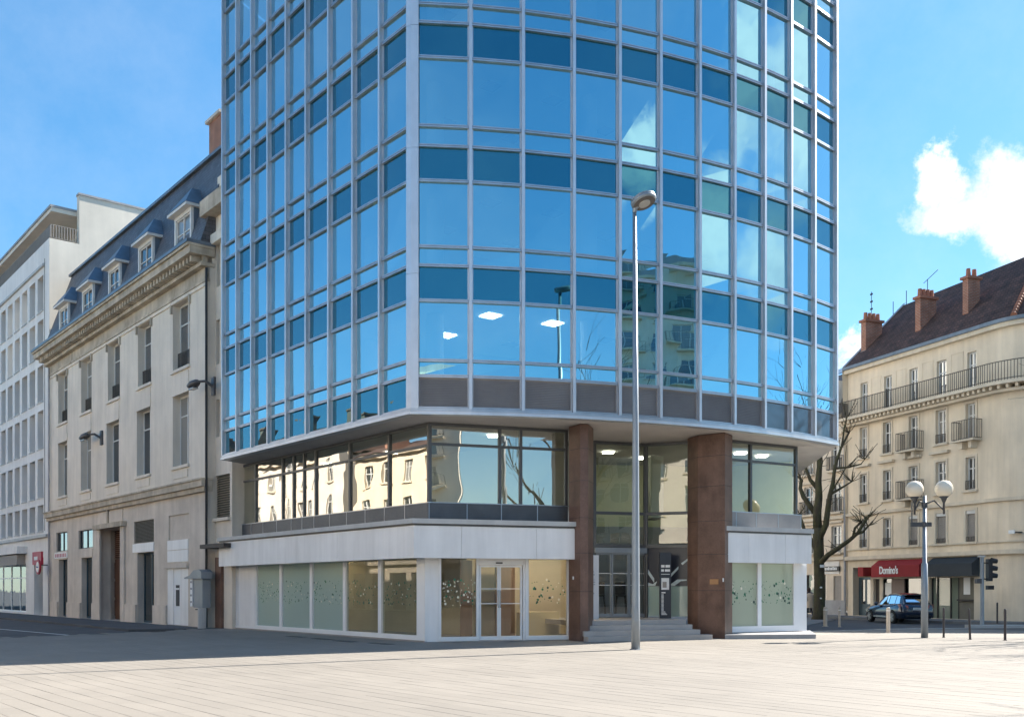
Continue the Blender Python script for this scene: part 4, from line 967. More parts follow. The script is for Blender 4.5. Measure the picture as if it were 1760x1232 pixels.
# ------------------------------------------------------------------ ochre corner building with the pizza shop
def build_ochre():
    fr = RF; U, Z = fr.U, fr.Z
    root = thing('corner_building', 'ochre corner apartment building with long iron balcony, brick chimneys and tiled roof', 'building', (fr.O[0], fr.O[1], 0), fr.rz)
    u1 = U(1713); zE = Z(1525, 624)
    # wall outline round the corner: straight, curved, straight (local coordinates)
    R = 2.6; path = [(0, 0), (u1, 0)]; turn = radians(62)
    for k in range(1, 9): a = turn * k / 8; path.append((u1 + R * sin(a), R * (1 - cos(a))))
    d = (cos(turn), sin(turn)); e = path[-1]; path.append((e[0] + d[0] * 16, e[1] + d[1] * 16))
    zs1 = Z(1525, 957); zTop = zE
    cols = [(1478.5, 1491), (1518.5, 1532), (1562.5, 1578), (1609, 1626.5), (1660.5, 1677)]
    colB = [(1479, 1491), (1519.5, 1532.5), (1563, 1577.5), (1610, 1626.5), (1662.5, 1678)]
    fl = [(Z(1525, 704), Z(1525, 646)), (Z(1525, 779), Z(1525, 725)), (Z(1525, 859), Z(1525, 808)), (Z(1525, 939), Z(1525, 890))]
    ops = []
    for q, (z0, z1) in enumerate(fl):
        for a, b in (colB if q == 0 else cols): ops.append((U(a), U(b), z0, z1, .22))
    wall_grid(MB(), 0, u1, zs1, zE, ops).obj('facade_wall', 'plaster_ochre', root)
    b = MB()
    for i in range(1, len(path) - 1):
        p, q = path[i], path[i + 1]
        if i < len(path) - 2: b.quad((*p, 0), (*q, 0), (*q, zE), (*p, zE))
    b.obj('corner_wall', 'plaster_ochre', root)
    e = path[-2]; ef = Frame(e, d); 
    eops = []
    for k in range(3):
        for z0, z1 in fl: eops.append((.9 + k * 3.0, 2.2 + k * 3.0, z0, z1, .22))
    w = wall_grid(MB(), 0, 16, 3.2, zE, eops); w = w.obj('facade_wall', 'plaster_ochre', root, (e[0], e[1], 0), rz=ef.rz)
    for k in range(3):
        for z0, z1 in fl:
            p = ef.P(.9 + k * 3.0, .12); o = window(root, 0, 1.3, z0, z1, 0, gl='window_bright', nv=1, hz=(.66,)); o.location = (p[0], p[1], z0); o.rotation_euler = (0, 0, ef.rz)
            p = ef.P(.8 + k * 3.0, -.1); o = bx('sill', 'stone_ochre', root, 0, 1.5, 0, .25, -.12, -.001, (p[0], p[1], z0)); o.rotation_euler = (0, 0, ef.rz)
    for q, (z0, z1) in enumerate(fl):
        for k, (a, c) in enumerate(colB if q == 0 else cols):
            closed = q == 3 and k >= 2
            window(root, U(a), U(c), z0, z1, .15, gl='window_bright' if q == 0 else 'window_glass', nv=1, hz=(.66,), t=.075)
            if q == 0: continue
            if closed:
                s = MB(); n = 22
                for i in range(n): zz = z0 + (z1 - z0 - .18) * i / n; h = (z1 - z0 - .18) / n; s.quad((U(a) + .02, .10, zz), (U(c) - .02, .10, zz), (U(c) - .02, .125, zz + h), (U(a) + .02, .125, zz + h))
                s.obj('roller_shutter', 'shutter', root); bx('shutter_box', 'white_wood', root, U(a), U(c), .02, .12, z1 - .18, z1)
            f = MB(); t = .13; A, B = U(a), U(c); f.box(A - t, A, -.045, 0, z0, z1 + t); f.box(B, B + t, -.045, 0, z0, z1 + t); f.box(A, B, -.045, 0, z1, z1 + t); f.obj('window_surround', 'stone_ochre', root)
            bx('sill', 'stone_ochre', root, A - .18, B + .18, -.14, .1, z0 - .11, z0 - .001)
            if q == 2 and k != 4: bx('window_hood', 'stone_ochre', root, A - .30, B + .30, -.24, .0, z1 + .42, z1 + .56)
            if (q == 1 and k in (2, 4)) or (q == 2 and k == 2):
                bx('balcony_slab', 'stone_ochre', root, A - .42, B + .42, -.62, -.001, z0 - .20, z0 - .12); bx('balcony_bracket', 'stone_ochre', root, A - .1, A + .12, -.4, -.001, z0 - .55, z0 - .2); bx('balcony_bracket', 'stone_ochre', root, B - .12, B + .1, -.4, -.001, z0 - .55, z0 - .2)
                railing(root, A - .40, B + .40, z0 - .12, 1.02, -.60, 0, step=.11)
            elif not closed: railing(root, A, B, z0 + .02, .48, -.06, -.03, step=.10, name='window_railing')
            else: railing(root, A, B, z0 + .02, .26, .02, .05, step=.10, name='window_railing')
    for k in range(4):
        a, b_ = U(colB[k][1]) + .35, U(colB[k + 1][0]) - .25
        f = MB(); z0, z1 = fl[0][0] + .3, fl[0][1] + .15; t = .03; f.box(a, b_, -.02, 0, z1 - t, z1); f.box(a, a + t, -.02, 0, z0, z1 - t); f.box(b_ - t, b_, -.02, 0, z0, z1 - t); f.obj('wall_moulding', 'plaster_ochre', root)
    # bands that follow the outline
    def band(y, z0, z1, m, name, inner=.05, s0=0, s1=None):
        pts = path; o = []
        for i, p in enumerate(pts):
            q0, q1 = pts[max(i - 1, 0)], pts[min(i + 1, len(pts) - 1)]; dx, dy = q1[0] - q0[0], q1[1] - q0[1]; l = sqrt(dx * dx + dy * dy)
            o.append(((p[0] + dy / l * y, p[1] - dx / l * y), (p[0] - dy / l * inner, p[1] + dx / l * inner)))
        b = MB(); k = len(o); b.v = [(*p[0], z0) for p in o] + [(*p[0], z1) for p in o] + [(*p[1], z0) for p in o] + [(*p[1], z1) for p in o]
        for i in range(k - 1): b.f += [(i, i + 1, k + i + 1, k + i), (k + i, k + i + 1, 3 * k + i + 1, 3 * k + i), (i, 2 * k + i, 2 * k + i + 1, i + 1)]; b.m += [0] * 3
        b.f += [(0, k, 3 * k, 2 * k)]; b.m += [0]
        b.obj(name, m, root); return o
    zB = Z(1525, 706)
    band(.85, zB - .18, zB - .02, 'stone_ochre', 'long_balcony_slab'); band(.45, zB - .50, zB - .36, 'stone_ochre', 'balcony_moulding')
    o = band(.80, zB + .92, zB + .96, 'rail_iron', 'long_balcony_rail', inner=-.76); band(.80, zB + .06, zB + .09, 'rail_iron', 'long_balcony_rail', inner=-.76)
    b = MB(); br = MB()
    for i in range(len(o) - 1):
        p, q = o[i][0], o[i + 1][0]; L = math.dist(p, q); n = max(1, int(L / .13))
        for k in range(n):
            t = k / n; x, y = p[0] + (q[0] - p[0]) * t, p[1] + (q[1] - p[1]) * t; b.box(x - .011, x + .011, y, y + .022, zB - .02, zB + .93)
        n = max(1, int(L / .34)); p2, q2 = path[i], path[i + 1]
        for k in range(n):
            t = (k + .5) / n; x, y = p2[0] + (q2[0] - p2[0]) * t, p2[1] + (q2[1] - p2[1]) * t; ox, oy = p[0] + (q[0] - p[0]) * t - x, p[1] + (q[1] - p[1]) * t - y
            br.prism([(x + ox * .85 - .08, y + oy * .85), (x + ox * .85 + .08, y + oy * .85), (x + .08, y), (x - .08, y)], zB - .36, zB - .181)
    b.obj('balcony_bars', 'rail_iron', root)['kind'] = 'stuff'; br.obj('balcony_brackets', 'stone_ochre', root)['kind'] = 'stuff'
    for t in (0, U(1543)): bx('balcony_post', 'rail_iron', root, t - .03, t + .03, -.84, -.78, zB, zB + 1.05)
    railing(root, -.02, .02, zB, 1.0, -.8, 0, name='balcony_end', step=.1)
    band(.16, Z(1525, 881), Z(1525, 876), 'stone_ochre', 'string_course') ; band(.24, zs1 - .10, zs1 + .12, 'stone_ochre', 'shop_cornice'); band(.10, zs1 + .5, zs1 + .58, 'stone_ochre', 'string_course')
    band(.30, zE + .0, zE + .22, 'stone_ochre', 'eaves'); band(.42, zE + .221, zE + .40, 'zinc', 'gutter')
    # hipped tile roof over the corner
    ze = zE + .40; top = 4.5; rin = 4.3; b = MB(); pr = []
    for i, p in enumerate(path):
        q0, q1 = path[max(i - 1, 0)], path[min(i + 1, len(path) - 1)]; dx, dy = q1[0] - q0[0], q1[1] - q0[1]; l = sqrt(dx * dx + dy * dy); pr.append((p[0] + dy / l * .4, p[1] - dx / l * .4))
    apex = (u1 - 1.0, rin); far = (path[-1][0] - 5.5, path[-1][1] + 3.2); s0 = (0, rin)
    b.v = [(p[0], p[1], ze) for p in pr] + [(s0[0], s0[1], ze + top - .2), (apex[0], apex[1], ze + top), (far[0], far[1], ze + top)]; k = len(pr)
    b.f = [(0, 1, k + 1, k)] + [(i, i + 1, k + 1) for i in range(1, k - 2)] + [(k - 2, k - 1, k + 2, k + 1)]; b.m = [0] * len(b.f); b.obj('tiled_roof', 'roof_tile', root)
    b = MB(); b.v = [(-.02, -.4, ze), (-.02, rin, ze + top - .2), (-.02, 12, ze), (-.02, 12, 0), (-.02, 0, 0)]; b.f = [(0, 1, 2, 3, 4)]; b.m = [0]; b.obj('gable_wall', 'plaster_ochre', root)
    b = MB(); b.quad((0, rin, ze + top - .2), (apex[0], apex[1], ze + top), (apex[0] + 1, 12, ze), (0, 12, ze)); b.obj('rear_roof', 'roof_tile', root)
    p0, p1 = Vector((pr[4][0], pr[4][1], ze + .05)), Vector((apex[0], apex[1], ze + top + .03)); b = MB()
    for i in range(26):
        a = p0.lerp(p1, i / 26); c = p0.lerp(p1, (i + 1.05) / 26); b.tube([a, c], [.16, .11], 6)
    b.obj('hip_tiles', 'clay', root)['kind'] = 'stuff'
    b = MB(); b.quad((-.06, -.38, ze + .04), (.2, -.38, ze + .04), (.2, rin, ze + top - .10), (-.06, rin, ze + top - .10)); b.obj('verge_strip', 'lead', root)
    # chimney stacks
    def stack(px0, pxm, px1, yt, wy, pots):
        """a flat stack standing across the roof: narrow side to the street, broad side along the slope"""
        ua, ub = U(px0, wy), U(pxm, wy); zt = Z(pxm, yt, wy); zb_ = ze + .1; dp = .2
        while True:
            p = fr.P(ub, wy + dp)
            if CX + F * p[0] / p[1] >= px1 or dp > 3: break
            dp += .02
        c = bx('chimney', 'brick', root, ua, ub, wy, wy + dp, zb_, zt)
        MB().box(ua - .10, ub + .10, wy - .10, wy + dp + .1, zt + .001, zt + .14).obj('chimney_cap', 'clay', c)
        for k in range(pots):
            x = wy + dp * (k + .5) / pots; MB().lathe([(.13, zt + .14), (.11, zt + .58)], ((ua + ub) / 2, x, 0), 10).obj('chimney_pot', 'clay', c)
        MB().box(ua - .03, ub + .03, wy - .04, wy, zb_ + .3, zb_ + .9).obj('chimney_flashing', 'lead', c)
        return c, ua, ub, zt
    c, ua, ub, zt = stack(1480, 1488, 1516, 552, .7, 4)
    MB().tube([(ub - .2, 1.3, zt), (ub - .2, 1.3, zt + 1.9)], .02, 5).obj('antenna_mast', 'iron', c)
    for q in range(3): MB().box(ub - .3, ub - .1, 1.28, 1.32, zt + .8 + q * .45, zt + .9 + q * .45).obj('antenna_arm', 'iron', c)
    c, ua, ub, zt = stack(1573, 1582, 1609, 512, .8, 4)
    MB().tube([(ua + .2, 1.5, zt), (ua + .2, 1.5, zt + 1.2)], .02, 5).obj('antenna_mast', 'iron', c); MB().tube([(ua - .1, 1.5, zt + 1.05), (ua + 1.0, 1.5, zt + 1.5)], .018, 5).obj('antenna_arm', 'iron', c)
    stack(1654.5, 1664, 1684, 478, .9, 2)
    # ground floor: walls, doors and shop fronts
    g = [(1466, 1496, .05, Z(1480, 975), .45), (1501, 1583, .05, Z(1545, 994), .35), (1597, 1674, .05, Z(1640, 992), .30)]
    gops = [(U(a), U(c), z0, z1, r) for a, c, z0, z1, r in g]
    wall_grid(MB(), 0, u1, .0, zs1 - .1, gops).obj('shop_wall', 'stone_ochre', root)
    dk = gops[0]; dr = MB().box(dk[0] + .05, dk[1] - .05, .40, .45, .05, 2.35).obj('entrance_door', 'teal_frame', root)
    for x in (.3, .62): MB().box(dk[0] + (dk[1] - dk[0]) * x - .14, dk[0] + (dk[1] - dk[0]) * x + .16, .385, .40, .75, 2.2).obj('door_pane', 'shop_glass', dr)
    bx('fanlight', 'shop_glass', root, dk[0], dk[1], .40, .45, 2.45, dk[3]); bx('red_sign', 'red_awning', root, U(1492), U(1501), -.75, -.05, Z(1497, 990, -.4), Z(1497, 974, -.4))
    p = gops[1]; w = p[1] - p[0]
    bx('shop_stall', 'brown_panel', root, p[0] + w * .36, p[0] + w * .63, .12, .2, .05, p[3]); bx('shop_stall', 'stone_ochre', root, p[0] + w * .10, p[0] + w * .17, .12, .2, .05, p[3]); bx('poster', 'white_print', root, p[0] + w * .185, p[0] + w * .33, .24, .26, 1.3, 2.0)
    bx('shop_glazing', 'shop_glass', root, p[0], p[1], .28, .30, .05, p[3])
    bx('dark_door', 'dark_brown', root, p[0] + .01, p[0] + w * .09, .20, .24, .05, p[3])
    q = gops[2]; w = q[1] - q[0]; bx('shop_glazing', 'shop_pale', root, q[0], q[0] + w * .62, .24, .26, .05, q[3]); bx('grey_panel', 'shutter_dark', root, q[0] + w * .62, q[1], .20, .26, .05, q[3])
    for x in (.0, .12, .42, .60): bx('shop_post', 'iron', root, q[0] + w * x, q[0] + w * x + .06, .18, .28, .05, q[3])
    bx('poster', 'white_print', root, q[0] + w * .72, q[0] + w * .86, .18, .195, 1.35, 2.35); bx('counter_shelf', 'iron', root, q[0] + w * .62, q[1], .02, .2, 1.02, 1.10)
    # awnings: sloping cloth on arms
    def awning(px0, px1, yt, yb, m, name):
        ua, ub = U(px0, -.45), U(px1, -.45); zt, zb_ = Z((px0 + px1) / 2, yt, -.4), Z((px0 + px1) / 2, yb, -.4)
        b = MB(); y0, y1 = -.10, -.62; zm = zt - (zt - zb_) * .35
        P_ = [(y0, zt), (y1, zm), (y1, zb_), (y1 + .03, zb_), (y1 + .03, zm - .05), (y0, zt - .05)]
        b.v = [(ua, y, z) for y, z in P_] + [(ub, y, z) for y, z in P_]; k = len(P_); b.f = [(i, (i + 1) % k, k + (i + 1) % k, k + i)[::-1] for i in range(k)] + [tuple(range(k)), tuple(range(2 * k - 1, k - 1, -1))]; b.m = [0] * len(b.f)
        a = b.obj(name, m, root); s = MB(); s.v = [(ua, y0, zt - .05), (ua, y1 + .03, zm - .05), (ua, y1 + .03, zb_), (ua, y0, zb_)] + [(ub, y0, zt - .05), (ub, y1 + .03, zm - .05), (ub, y1 + .03, zb_), (ub, y0, zb_)]; 
        for f_, ix in (((0, 1, 2, 3), 0), ((3, 2, 1, 0), 4)):
            s2 = MB(); s2.v = s.v[ix:ix + 4]; s2.f = [f_]; s2.m = [0]; s2.obj('awning_side', m, a)
        return a, ua, ub, zm, zb_, y1
    a, ua, ub, zm, zb_, y1 = awning(1501.5, 1583.5, 961, 991, 'red_awning', 'red_awning')
    tx = bpy.data.curves.new('lettering', 'FONT'); tx.body = "Domino's"; tx.size = (zm - zb_) * .92; tx.extrude = .01; tx.offset = .016; tx.align_x = 'LEFT'; tx.space_character = .93; tx.materials.append(MATS['white_print'])
    to = bpy.data.objects.new('lettering', tx); COL.objects.link(to); to.parent = a; to.rotation_euler = (pi / 2, 0, 0); to.location = (U(1511, -.64), y1 - .02, zb_ + (zm - zb_) * .30); to.scale = ((U(1544, -.64) - U(1511, -.64)) / (tx.size * 3.75), 1, 1)
    bpy.context.view_layer.update(); me = bpy.data.meshes.new_from_object(to.evaluated_get(bpy.context.evaluated_depsgraph_get())); sc_ = to.scale.copy(); lc_ = to.location.copy(); bpy.data.objects.remove(to)
    to = link('lettering', me, a, lc_); to.rotation_euler = (pi / 2, 0, 0); to.scale = sc_; to['kind'] = 'stuff'
    awning(1594.5, 1674.5, 957, 990, 'dark_awning', 'dark_awning')
    p = ef.P(.25, -.1); o = bx('dark_awning', 'dark_awning', root, 0, 6, -.5, .1, 2.35, 3.05, (p[0], p[1], 0)); o.rotation_euler = (0, 0, ef.rz)
    sw = wall_grid(MB(), 0, 16, 0, 3.2, [(.35, 6.1, .1, 2.5, .3)]).obj('shop_wall', 'stone_ochre', root, (e[0], e[1], 0), rz=ef.rz)
    p = ef.P(.35, .25); o = bx('shop_glazing', 'shop_glass', root, 0, 5.75, 0, .03, .1, 2.5, (p[0], p[1], 0)); o.rotation_euler = (0, 0, ef.rz)
    p = ef.P(.2, -.55); o = railing(root, 0, 3.2, 0, 1.0, 0, .55, step=.14); o.location = (p[0], p[1], fl[2][0] - .10); o.rotation_euler = (0, 0, ef.rz)
    o = bx('balcony_slab', 'stone_ochre', root, 0, 3.2, 0, .55, -.16, -.0, (p[0], p[1], fl[2][0] - .11)); o.rotation_euler = (0, 0, ef.rz); o = bx('balcony_bracket', 'stone_ochre', root, .4, .62, .15, .55, -.75, -.162, (p[0], p[1], fl[2][0] - .11)); o.rotation_euler = (0, 0, ef.rz)
    MB().tube([(-.12, -.12, .1), (-.12, -.12, zE + .2)], .07, 8).obj('rainwater_pipe', 'lead', root)
    k = path[5]; bx('street_plate', 'white_print', root, k[0] - .55, k[0] - .2, k[1] - .45, k[1] - .40, Z(1706, 919), Z(1706, 913)); bx('plate_arm', 'iron', root, k[0] - .25, k[0] - .02, k[1] - .40, k[1] - .1, Z(1706, 918), Z(1706, 916))
    b = MB(); b.quad((0, 12, 0), (14, 12, 0), (14, 12, ze), (0, 12, ze)); b.obj('rear_wall', 'plaster_ochre', root)
build_ochre()

def build_neighbour():
    fr = Frame(RF.P(-.14), RF.t); U, Z = fr.U, fr.Z
    root = thing('grey_roofed_house', 'cream house with grey mansard roof behind the bare street tree', 'building', (fr.O[0], fr.O[1], 0), fr.rz)
    uL = -19.0; fl = [(Z(1425, 788) - .1, Z(1425, 740)), (Z(1436, 880), Z(1436, 830)), (Z(1438, 949), Z(1438, 903))]; zE = Z(1450, 715) + .4
    zs = Z(1440, 962); w = .95; cs = [U(1437.5) - k * 2.75 for k in range(7)]
    fl = [(9.0, 11.0), fl[1], fl[2]]; zE = 12.2
    ops = [(c - w / 2, c + w / 2, z0, z1, .22) for c in cs for z0, z1 in fl]
    wall_grid(MB(), uL, 0, zs, zE, ops).obj('facade_wall', 'plaster_rose', root)
    for c in cs:
        for q, (z0, z1) in enumerate(fl):
            window(root, c - w / 2, c + w / 2, z0, z1, .16, nv=1, hz=(.66,), t=.07)
            railing(root, c - w / 2 - (.2 if q < 2 else 0), c + w / 2 + (.2 if q < 2 else 0), z0 + .02, .85 if q < 2 else .5, -.25 if q < 2 else -.05, 0, step=.11)
            bx('window_hood', 'stone_ochre', root, c - w / 2 - .2, c + w / 2 + .2, -.16, 0, z1 + .16, z1 + .30); bx('sill', 'stone_ochre', root, c - w / 2 - .2, c + w / 2 + .2, -.28, .1, z0 - .12, z0 - .001)
    for z in (zs, fl[1][0] - .45, zE): bx('string_course', 'stone_ochre', root, uL, -.02, -.22, .1, z, z + .2)
    b = MB(); b.quad((uL, -.3, zE + .2), (-.05, -.3, zE + .2), (-.05, 1.1, zE + 3.0), (uL, 1.1, zE + 3.0)); b.obj('mansard_roof', 'slate', root)
    b = MB(); b.quad((uL, 1.0, zE + 3.02), (-.05, 1.0, zE + 3.02), (-.05, 6.5, zE + 5.2), (uL, 6.5, zE + 5.2)); b.quad((-.05, -.3, zE + .2), (-.05, 6.5, zE + .2), (-.05, 6.5, zE + 5.2), (-.05, 1.1, zE + 3.0)); b.obj('zinc_roof', 'zinc', root)
    bx('dormer', 'white_wood', root, -1.9, -.6, -.1, 1.2, zE + .5, zE + 2.3)
    for px0, px1, yt in ((1525.5, 1541.5, 550), (1548, 1567, 540)):
        wy = 7; ua, ub = U(px0, wy), U(px1, wy); zt = Z(1545, yt, wy); c = bx('chimney', 'brick', root, ua, ub, wy, wy + .8, zE + 2, zt); MB().box(ua - .1, ub + .1, wy - .1, wy + .9, zt + .001, zt + .12).obj('chimney_cap', 'clay', c); MB().lathe([(.15, zt + .12), (.12, zt + .45)], ((ua + ub) / 2, wy + .4, 0), 8).obj('chimney_pot', 'clay', c)
        MB().tube([(ua + .2, wy + .3, zt), (ua + .2, wy + .3, zt + 1.5)], .025, 5).obj('antenna_mast', 'iron', c)
    g = [(U(1408), U(1420), .1, 2.55, .3), (U(1432.5), U(1446), .5, 2.45, .12), (U(1380), U(1402), .1, 2.55, .3)]
    wall_grid(MB(), uL, 0, 0, zs, g).obj('shop_wall', 'plaster_rose', root)
    bx('shop_glazing', 'shop_glass', root, g[0][0], g[0][1], .25, .28, .1, 2.55); bx('shop_glazing', 'shop_glass', root, g[2][0], g[2][1], .25, .28, .1, 2.55); bx('notice_case', 'shutter', root, g[1][0], g[1][1], .10, .12, .5, 2.45)
    bx('dark_plinth', 'plinth_stone', root, U(1404), -.05, -.06, 0, 0, .95); bx('sign_back', 'plaster_white', root, U(1404), -.6, -.05, 0, zs - .85, zs - .05)
    sg = bx('sign_board', 'black_print', root, U(1416), U(1445), -.14, -.05, Z(1430, 981), Z(1430, 973)); u0, u1 = U(1419), U(1442); b = MB(); z0, z1 = Z(1430, 979.4), Z(1430, 974.8)
    for k in range(9): x = u0 + (u1 - u0) * k / 9; b.box(x, x + (u1 - u0) / 13, -.15, -.141, z0, z1 if k % 3 else z1 + .03)
    b.obj('sign_lettering', 'white_print', sg)['kind'] = 'stuff'
    b = MB(); b.quad((uL, 9, 0), (0, 9, 0), (0, 9, zE + 4), (uL, 9, zE + 4)); b.obj('rear_wall', 'plaster_rose', root)
build_neighbour()

# ------------------------------------------------------------------ street furniture
def tall_lamp():
    Y = 26.5; X = (1092.5 - CX) / F * Y; zt = EYE + (HY - 362) / F * Y
    d = thing('plaza_lamp', 'tall grey plaza lamp post with tilted round head before the entrance', 'street lamp', (X, Y, 0))
    MB().tube([(0, 0, 0), (0, 0, 1.1), (0, 0, zt * .5), (-.03, 0, zt)], [.118, .112, .085, .052], 14).obj('pole', 'lamp_grey', d, smooth=True)
    MB().lathe([(.16, 0), (.16, .012), (.12, .02)], (0, 0, 0), 14).obj('base_plate', 'lamp_grey', d)
    dr = MB().box(-.05, .05, -.121, -.108, .75, 1.15).obj('service_door', 'lamp_grey', d)
    h = link('lamp_head', MB().lathe([(.10, .10), (.30, .105), (.345, .07), (.345, .035), (.33, .03), (.345, .02), (.345, -.02), (.31, -.06), (.05, -.07)], (0, 0, 0), 30).data('lamp_head', 'lamp_grey', True), d, (.20, -.12, zt + .20)); h.rotation_euler = (radians(-13), radians(-17), 0)
    MB().lathe([(.295, -.075), (.295, -.052)], (0, 0, 0), 28).obj('under_plate', 'lamp_under', h); MB().lathe([(.155, -.095), (.165, -.07)], (0, 0, 0), 24).obj('lens', 'lens', h)
    MB().tube([(-.03, 0, zt - .05), (-.02, -.03, zt + .06), (.05, -.05, zt + .14)], [.06, .07, .08], 8).obj('head_arm', 'lamp_grey', d)
tall_lamp()
def globe_lamp():
    X, Y = ground_pt(1589, 1095.5); m = Y / F
    d = thing('globe_lamp', 'grey lamp post carrying two white globe lights', 'street lamp', (X, Y, 0))
    zt = EYE + (HY - 852) * m
    MB().tube([(0, 0, 0), (0, 0, 3.0 / 2), (0, 0, EYE + (HY - 968) * m), (0, 0, EYE + (HY - 967) * m), (0, 0, zt)], [.115, .108, .10, .075, .06], 14).obj('pole', 'lamp_grey', d, smooth=True)
    for dx, dy in ((-15, .1), (31, -.1)):
        gx = dx * m; gz = EYE + (HY - 840.5) * m; r = 14.8 * m
        MB().sphere((gx, dy, gz), r, 28, 18).obj('globe', 'globe', d, smooth=True)
        MB().lathe([(.035, gz - r - .55), (.035, gz - r - .18), (.10, gz - r - .02), (.16, gz - r * .88), (.14, gz - r * .86)], (gx, dy, 0), 14).obj('globe_holder', 'lamp_dark', d, smooth=True)
        MB().tube([(0, 0, zt - .28), (gx * .5, dy * .5, zt - .16), (gx, dy, gz - r - .42)], .028, 8).obj('arm', 'lamp_dark', d)
    for z in (zt - .30, zt - .95): MB().lathe([(.10, z - .08), (.10, z + .08)], (0, 0, 0), 10).obj('collar', 'lamp_dark', d)
    MB().box(-.45, .22, -.05, .05, zt - 1.02, zt - .88).obj('sign_clamp', 'lamp_dark', d); MB().tube([(-.42, 0, zt - .9), (-.42, 0, zt - .2)], .02, 6).obj('sign_rod', 'lamp_dark', d)
globe_lamp()
def bollard(px, py, h, r, m, label, grp, lean=0):
    X, Y = ground_pt(px, py); d = thing('bollard', label, 'bollard', (X, Y, 0), 0, grp)
    MB().lathe([(r * 1.0, 0), (r, h - .06), (r * .9, h - .02), (r * .5, h)], (0, 0, 0), 12).obj('post', m, d); MB().lathe([(r * 1.08, h - .14), (r * 1.08, h - .11)], (0, 0, 0), 12).obj('band', 'white_print' if m == 'bollard_pale' else m, d)
    MB().lathe([(r * 1.6, 0), (r * 1.6, .012)], (0, 0, 0), 12).obj('foot_ring', m, d); d.rotation_euler = (0, lean, 0)
G1, G2 = 'dark bollards along the plaza edge', 'pale-topped bollards'
bollard(1622, 1095, 1.0, .035, 'bollard_dark', 'slim dark bollard standing next to the globe lamp post', G1)
bollard(1667.5, 1098.5, 1.0, .035, 'bollard_dark', 'slightly leaning dark bollard in front of the traffic light', G1, radians(-2.5))
bollard(1727.5, 1100, 1.0, .04, 'bollard_dark', 'thickest dark bollard, the one at the outer edge of the plaza', G1)
bollard(1714, 1071, 1.0, .04, 'bollard_dark', 'short far dark bollard on the traffic island', G1)
bollard(1526.5, 1087, .95, .07, 'bollard_pale', 'pale stone-coloured bollard in front of the parked car', G2)
bollard(1418.5, 1076, .85, .085, 'bollard_pale', 'stout bollard with white top beside the tree trunk', G2)
bollard(1443, 1077, .85, .05, 'bollard_pale', 'thin bollard with white top between tree and blue car', G2)
def traffic_light():
    X, Y = ground_pt(1688, 1073.5, .06); m = Y / F
    d = thing('traffic_light', 'grey traffic light post seen side-on with four hooded lamps', 'traffic light', (X, Y, .06))
    H = EYE - .06 + (HY - 957) * m; MB().tube([(0, 0, 0), (0, 0, H)], [.085, .075], 10).obj('pole', 'lamp_grey', d); MB().box(-.16, .10, -.1, .1, H, H + .07).obj('pole_cap', 'cap', d)
    x0 = 9 * m; b = MB().box(x0, x0 + .16, -.16, .16, H - 1.05, H - .08); hd = b.obj('signal_head', 'iron', d)
    for q in range(3):
        z = H - .20 - q * .32
        MB().tube([(x0 + .16, 0, z + .05), (x0 + .42, 0, z + .02)], [.13, .10], 10, caps=False).obj('visor', 'iron', hd)
        MB().lathe([(.10, 0), (.10, .02)], (0, 0, 0), 12).obj('lamp_lens', 'tail_red' if q == 0 else 'lamp_under', hd, (x0 + .162, 0, z)).rotation_euler = (0, pi / 2, 0)
    MB().box(x0 - .02, x0 + .24, -.12, .12, H - 1.42, H - 1.24).obj('repeater_lamp', 'iron', d)
    for z in (H - .28, H - .98): MB().box(.05, x0, -.03, .03, z, z + .05).obj('bracket', 'iron', d)
    MB().box(-.28, -.07, -.12, .12, H - 1.15, H - .95).obj('push_box', 'lamp_dark', d)
traffic_light()
def info_board():
    f = Frame((2.56, 32.6), (.98, .2)); u0, u1 = f.U(1011), f.U(1029.2)
    d = thing('info_board', 'tall white information board beside the entrance doors', 'sign board', (*f.P(u0), .622), f.rz); w = u1 - u0; h = 2.12
    MB().box(0, w, 0, .04, 0, h).obj('board', 'white_panel', d); b = MB()
    for z, l, t in ((1.86, .35, .010), (1.76, .12, .02), (1.68, .12, .02), (1.56, .55, .022), (1.46, .6, .03), (1.30, .65, .012), (1.22, .66, .022), (1.14, .66, .022), (1.08, .5, .01), (.84, .55, .04)):
        b.box(.02, .02 + w * l * .9, -.004, -.001, z, z + t)
    b.obj('board_print', 'grey_print', d)['kind'] = 'stuff'
    f = Frame((4.95, 33.9), (1, .0)); u0, u1 = f.U(1134), f.U(1153.5); w = u1 - u0; h = 2.25
    d = thing('totem', 'slim dark totem sign standing in the entrance hall window', 'sign board', (*f.P(u0), .622), f.rz)
    MB().box(0, w, 0, .14, 0, h).obj('totem_body', 'navy_print', d); b = MB()
    for z, x0, l, t in ((1.60, .12, .25, .08), (1.60, .45, .45, .08), (1.74, .12, .3, .09), (1.74, .5, .4, .09), (1.50, .12, .75, .02), (.86, .15, .35, .04)): b.box(w * x0, w * (x0 + l), -.004, -.001, z, z + t)
    for q in range(16): b.box(w * .14, w * (.34 + (.3 if q < 3 else 0) - (.08 * q if q < 3 else 0)), -.004, -.001, .12 + q * .045, .145 + q * .045)
    b.obj('totem_print', 'white_print', d)['kind'] = 'stuff'; MB().box(w * .14, w * .82, -.005, -.001, .98, 1.38).obj('totem_poster', 'white_print', d); MB().box(w * .24, w * .6, -.008, -.0055, 1.05, 1.25).obj('poster_picture', 'shutter', d)
info_board()
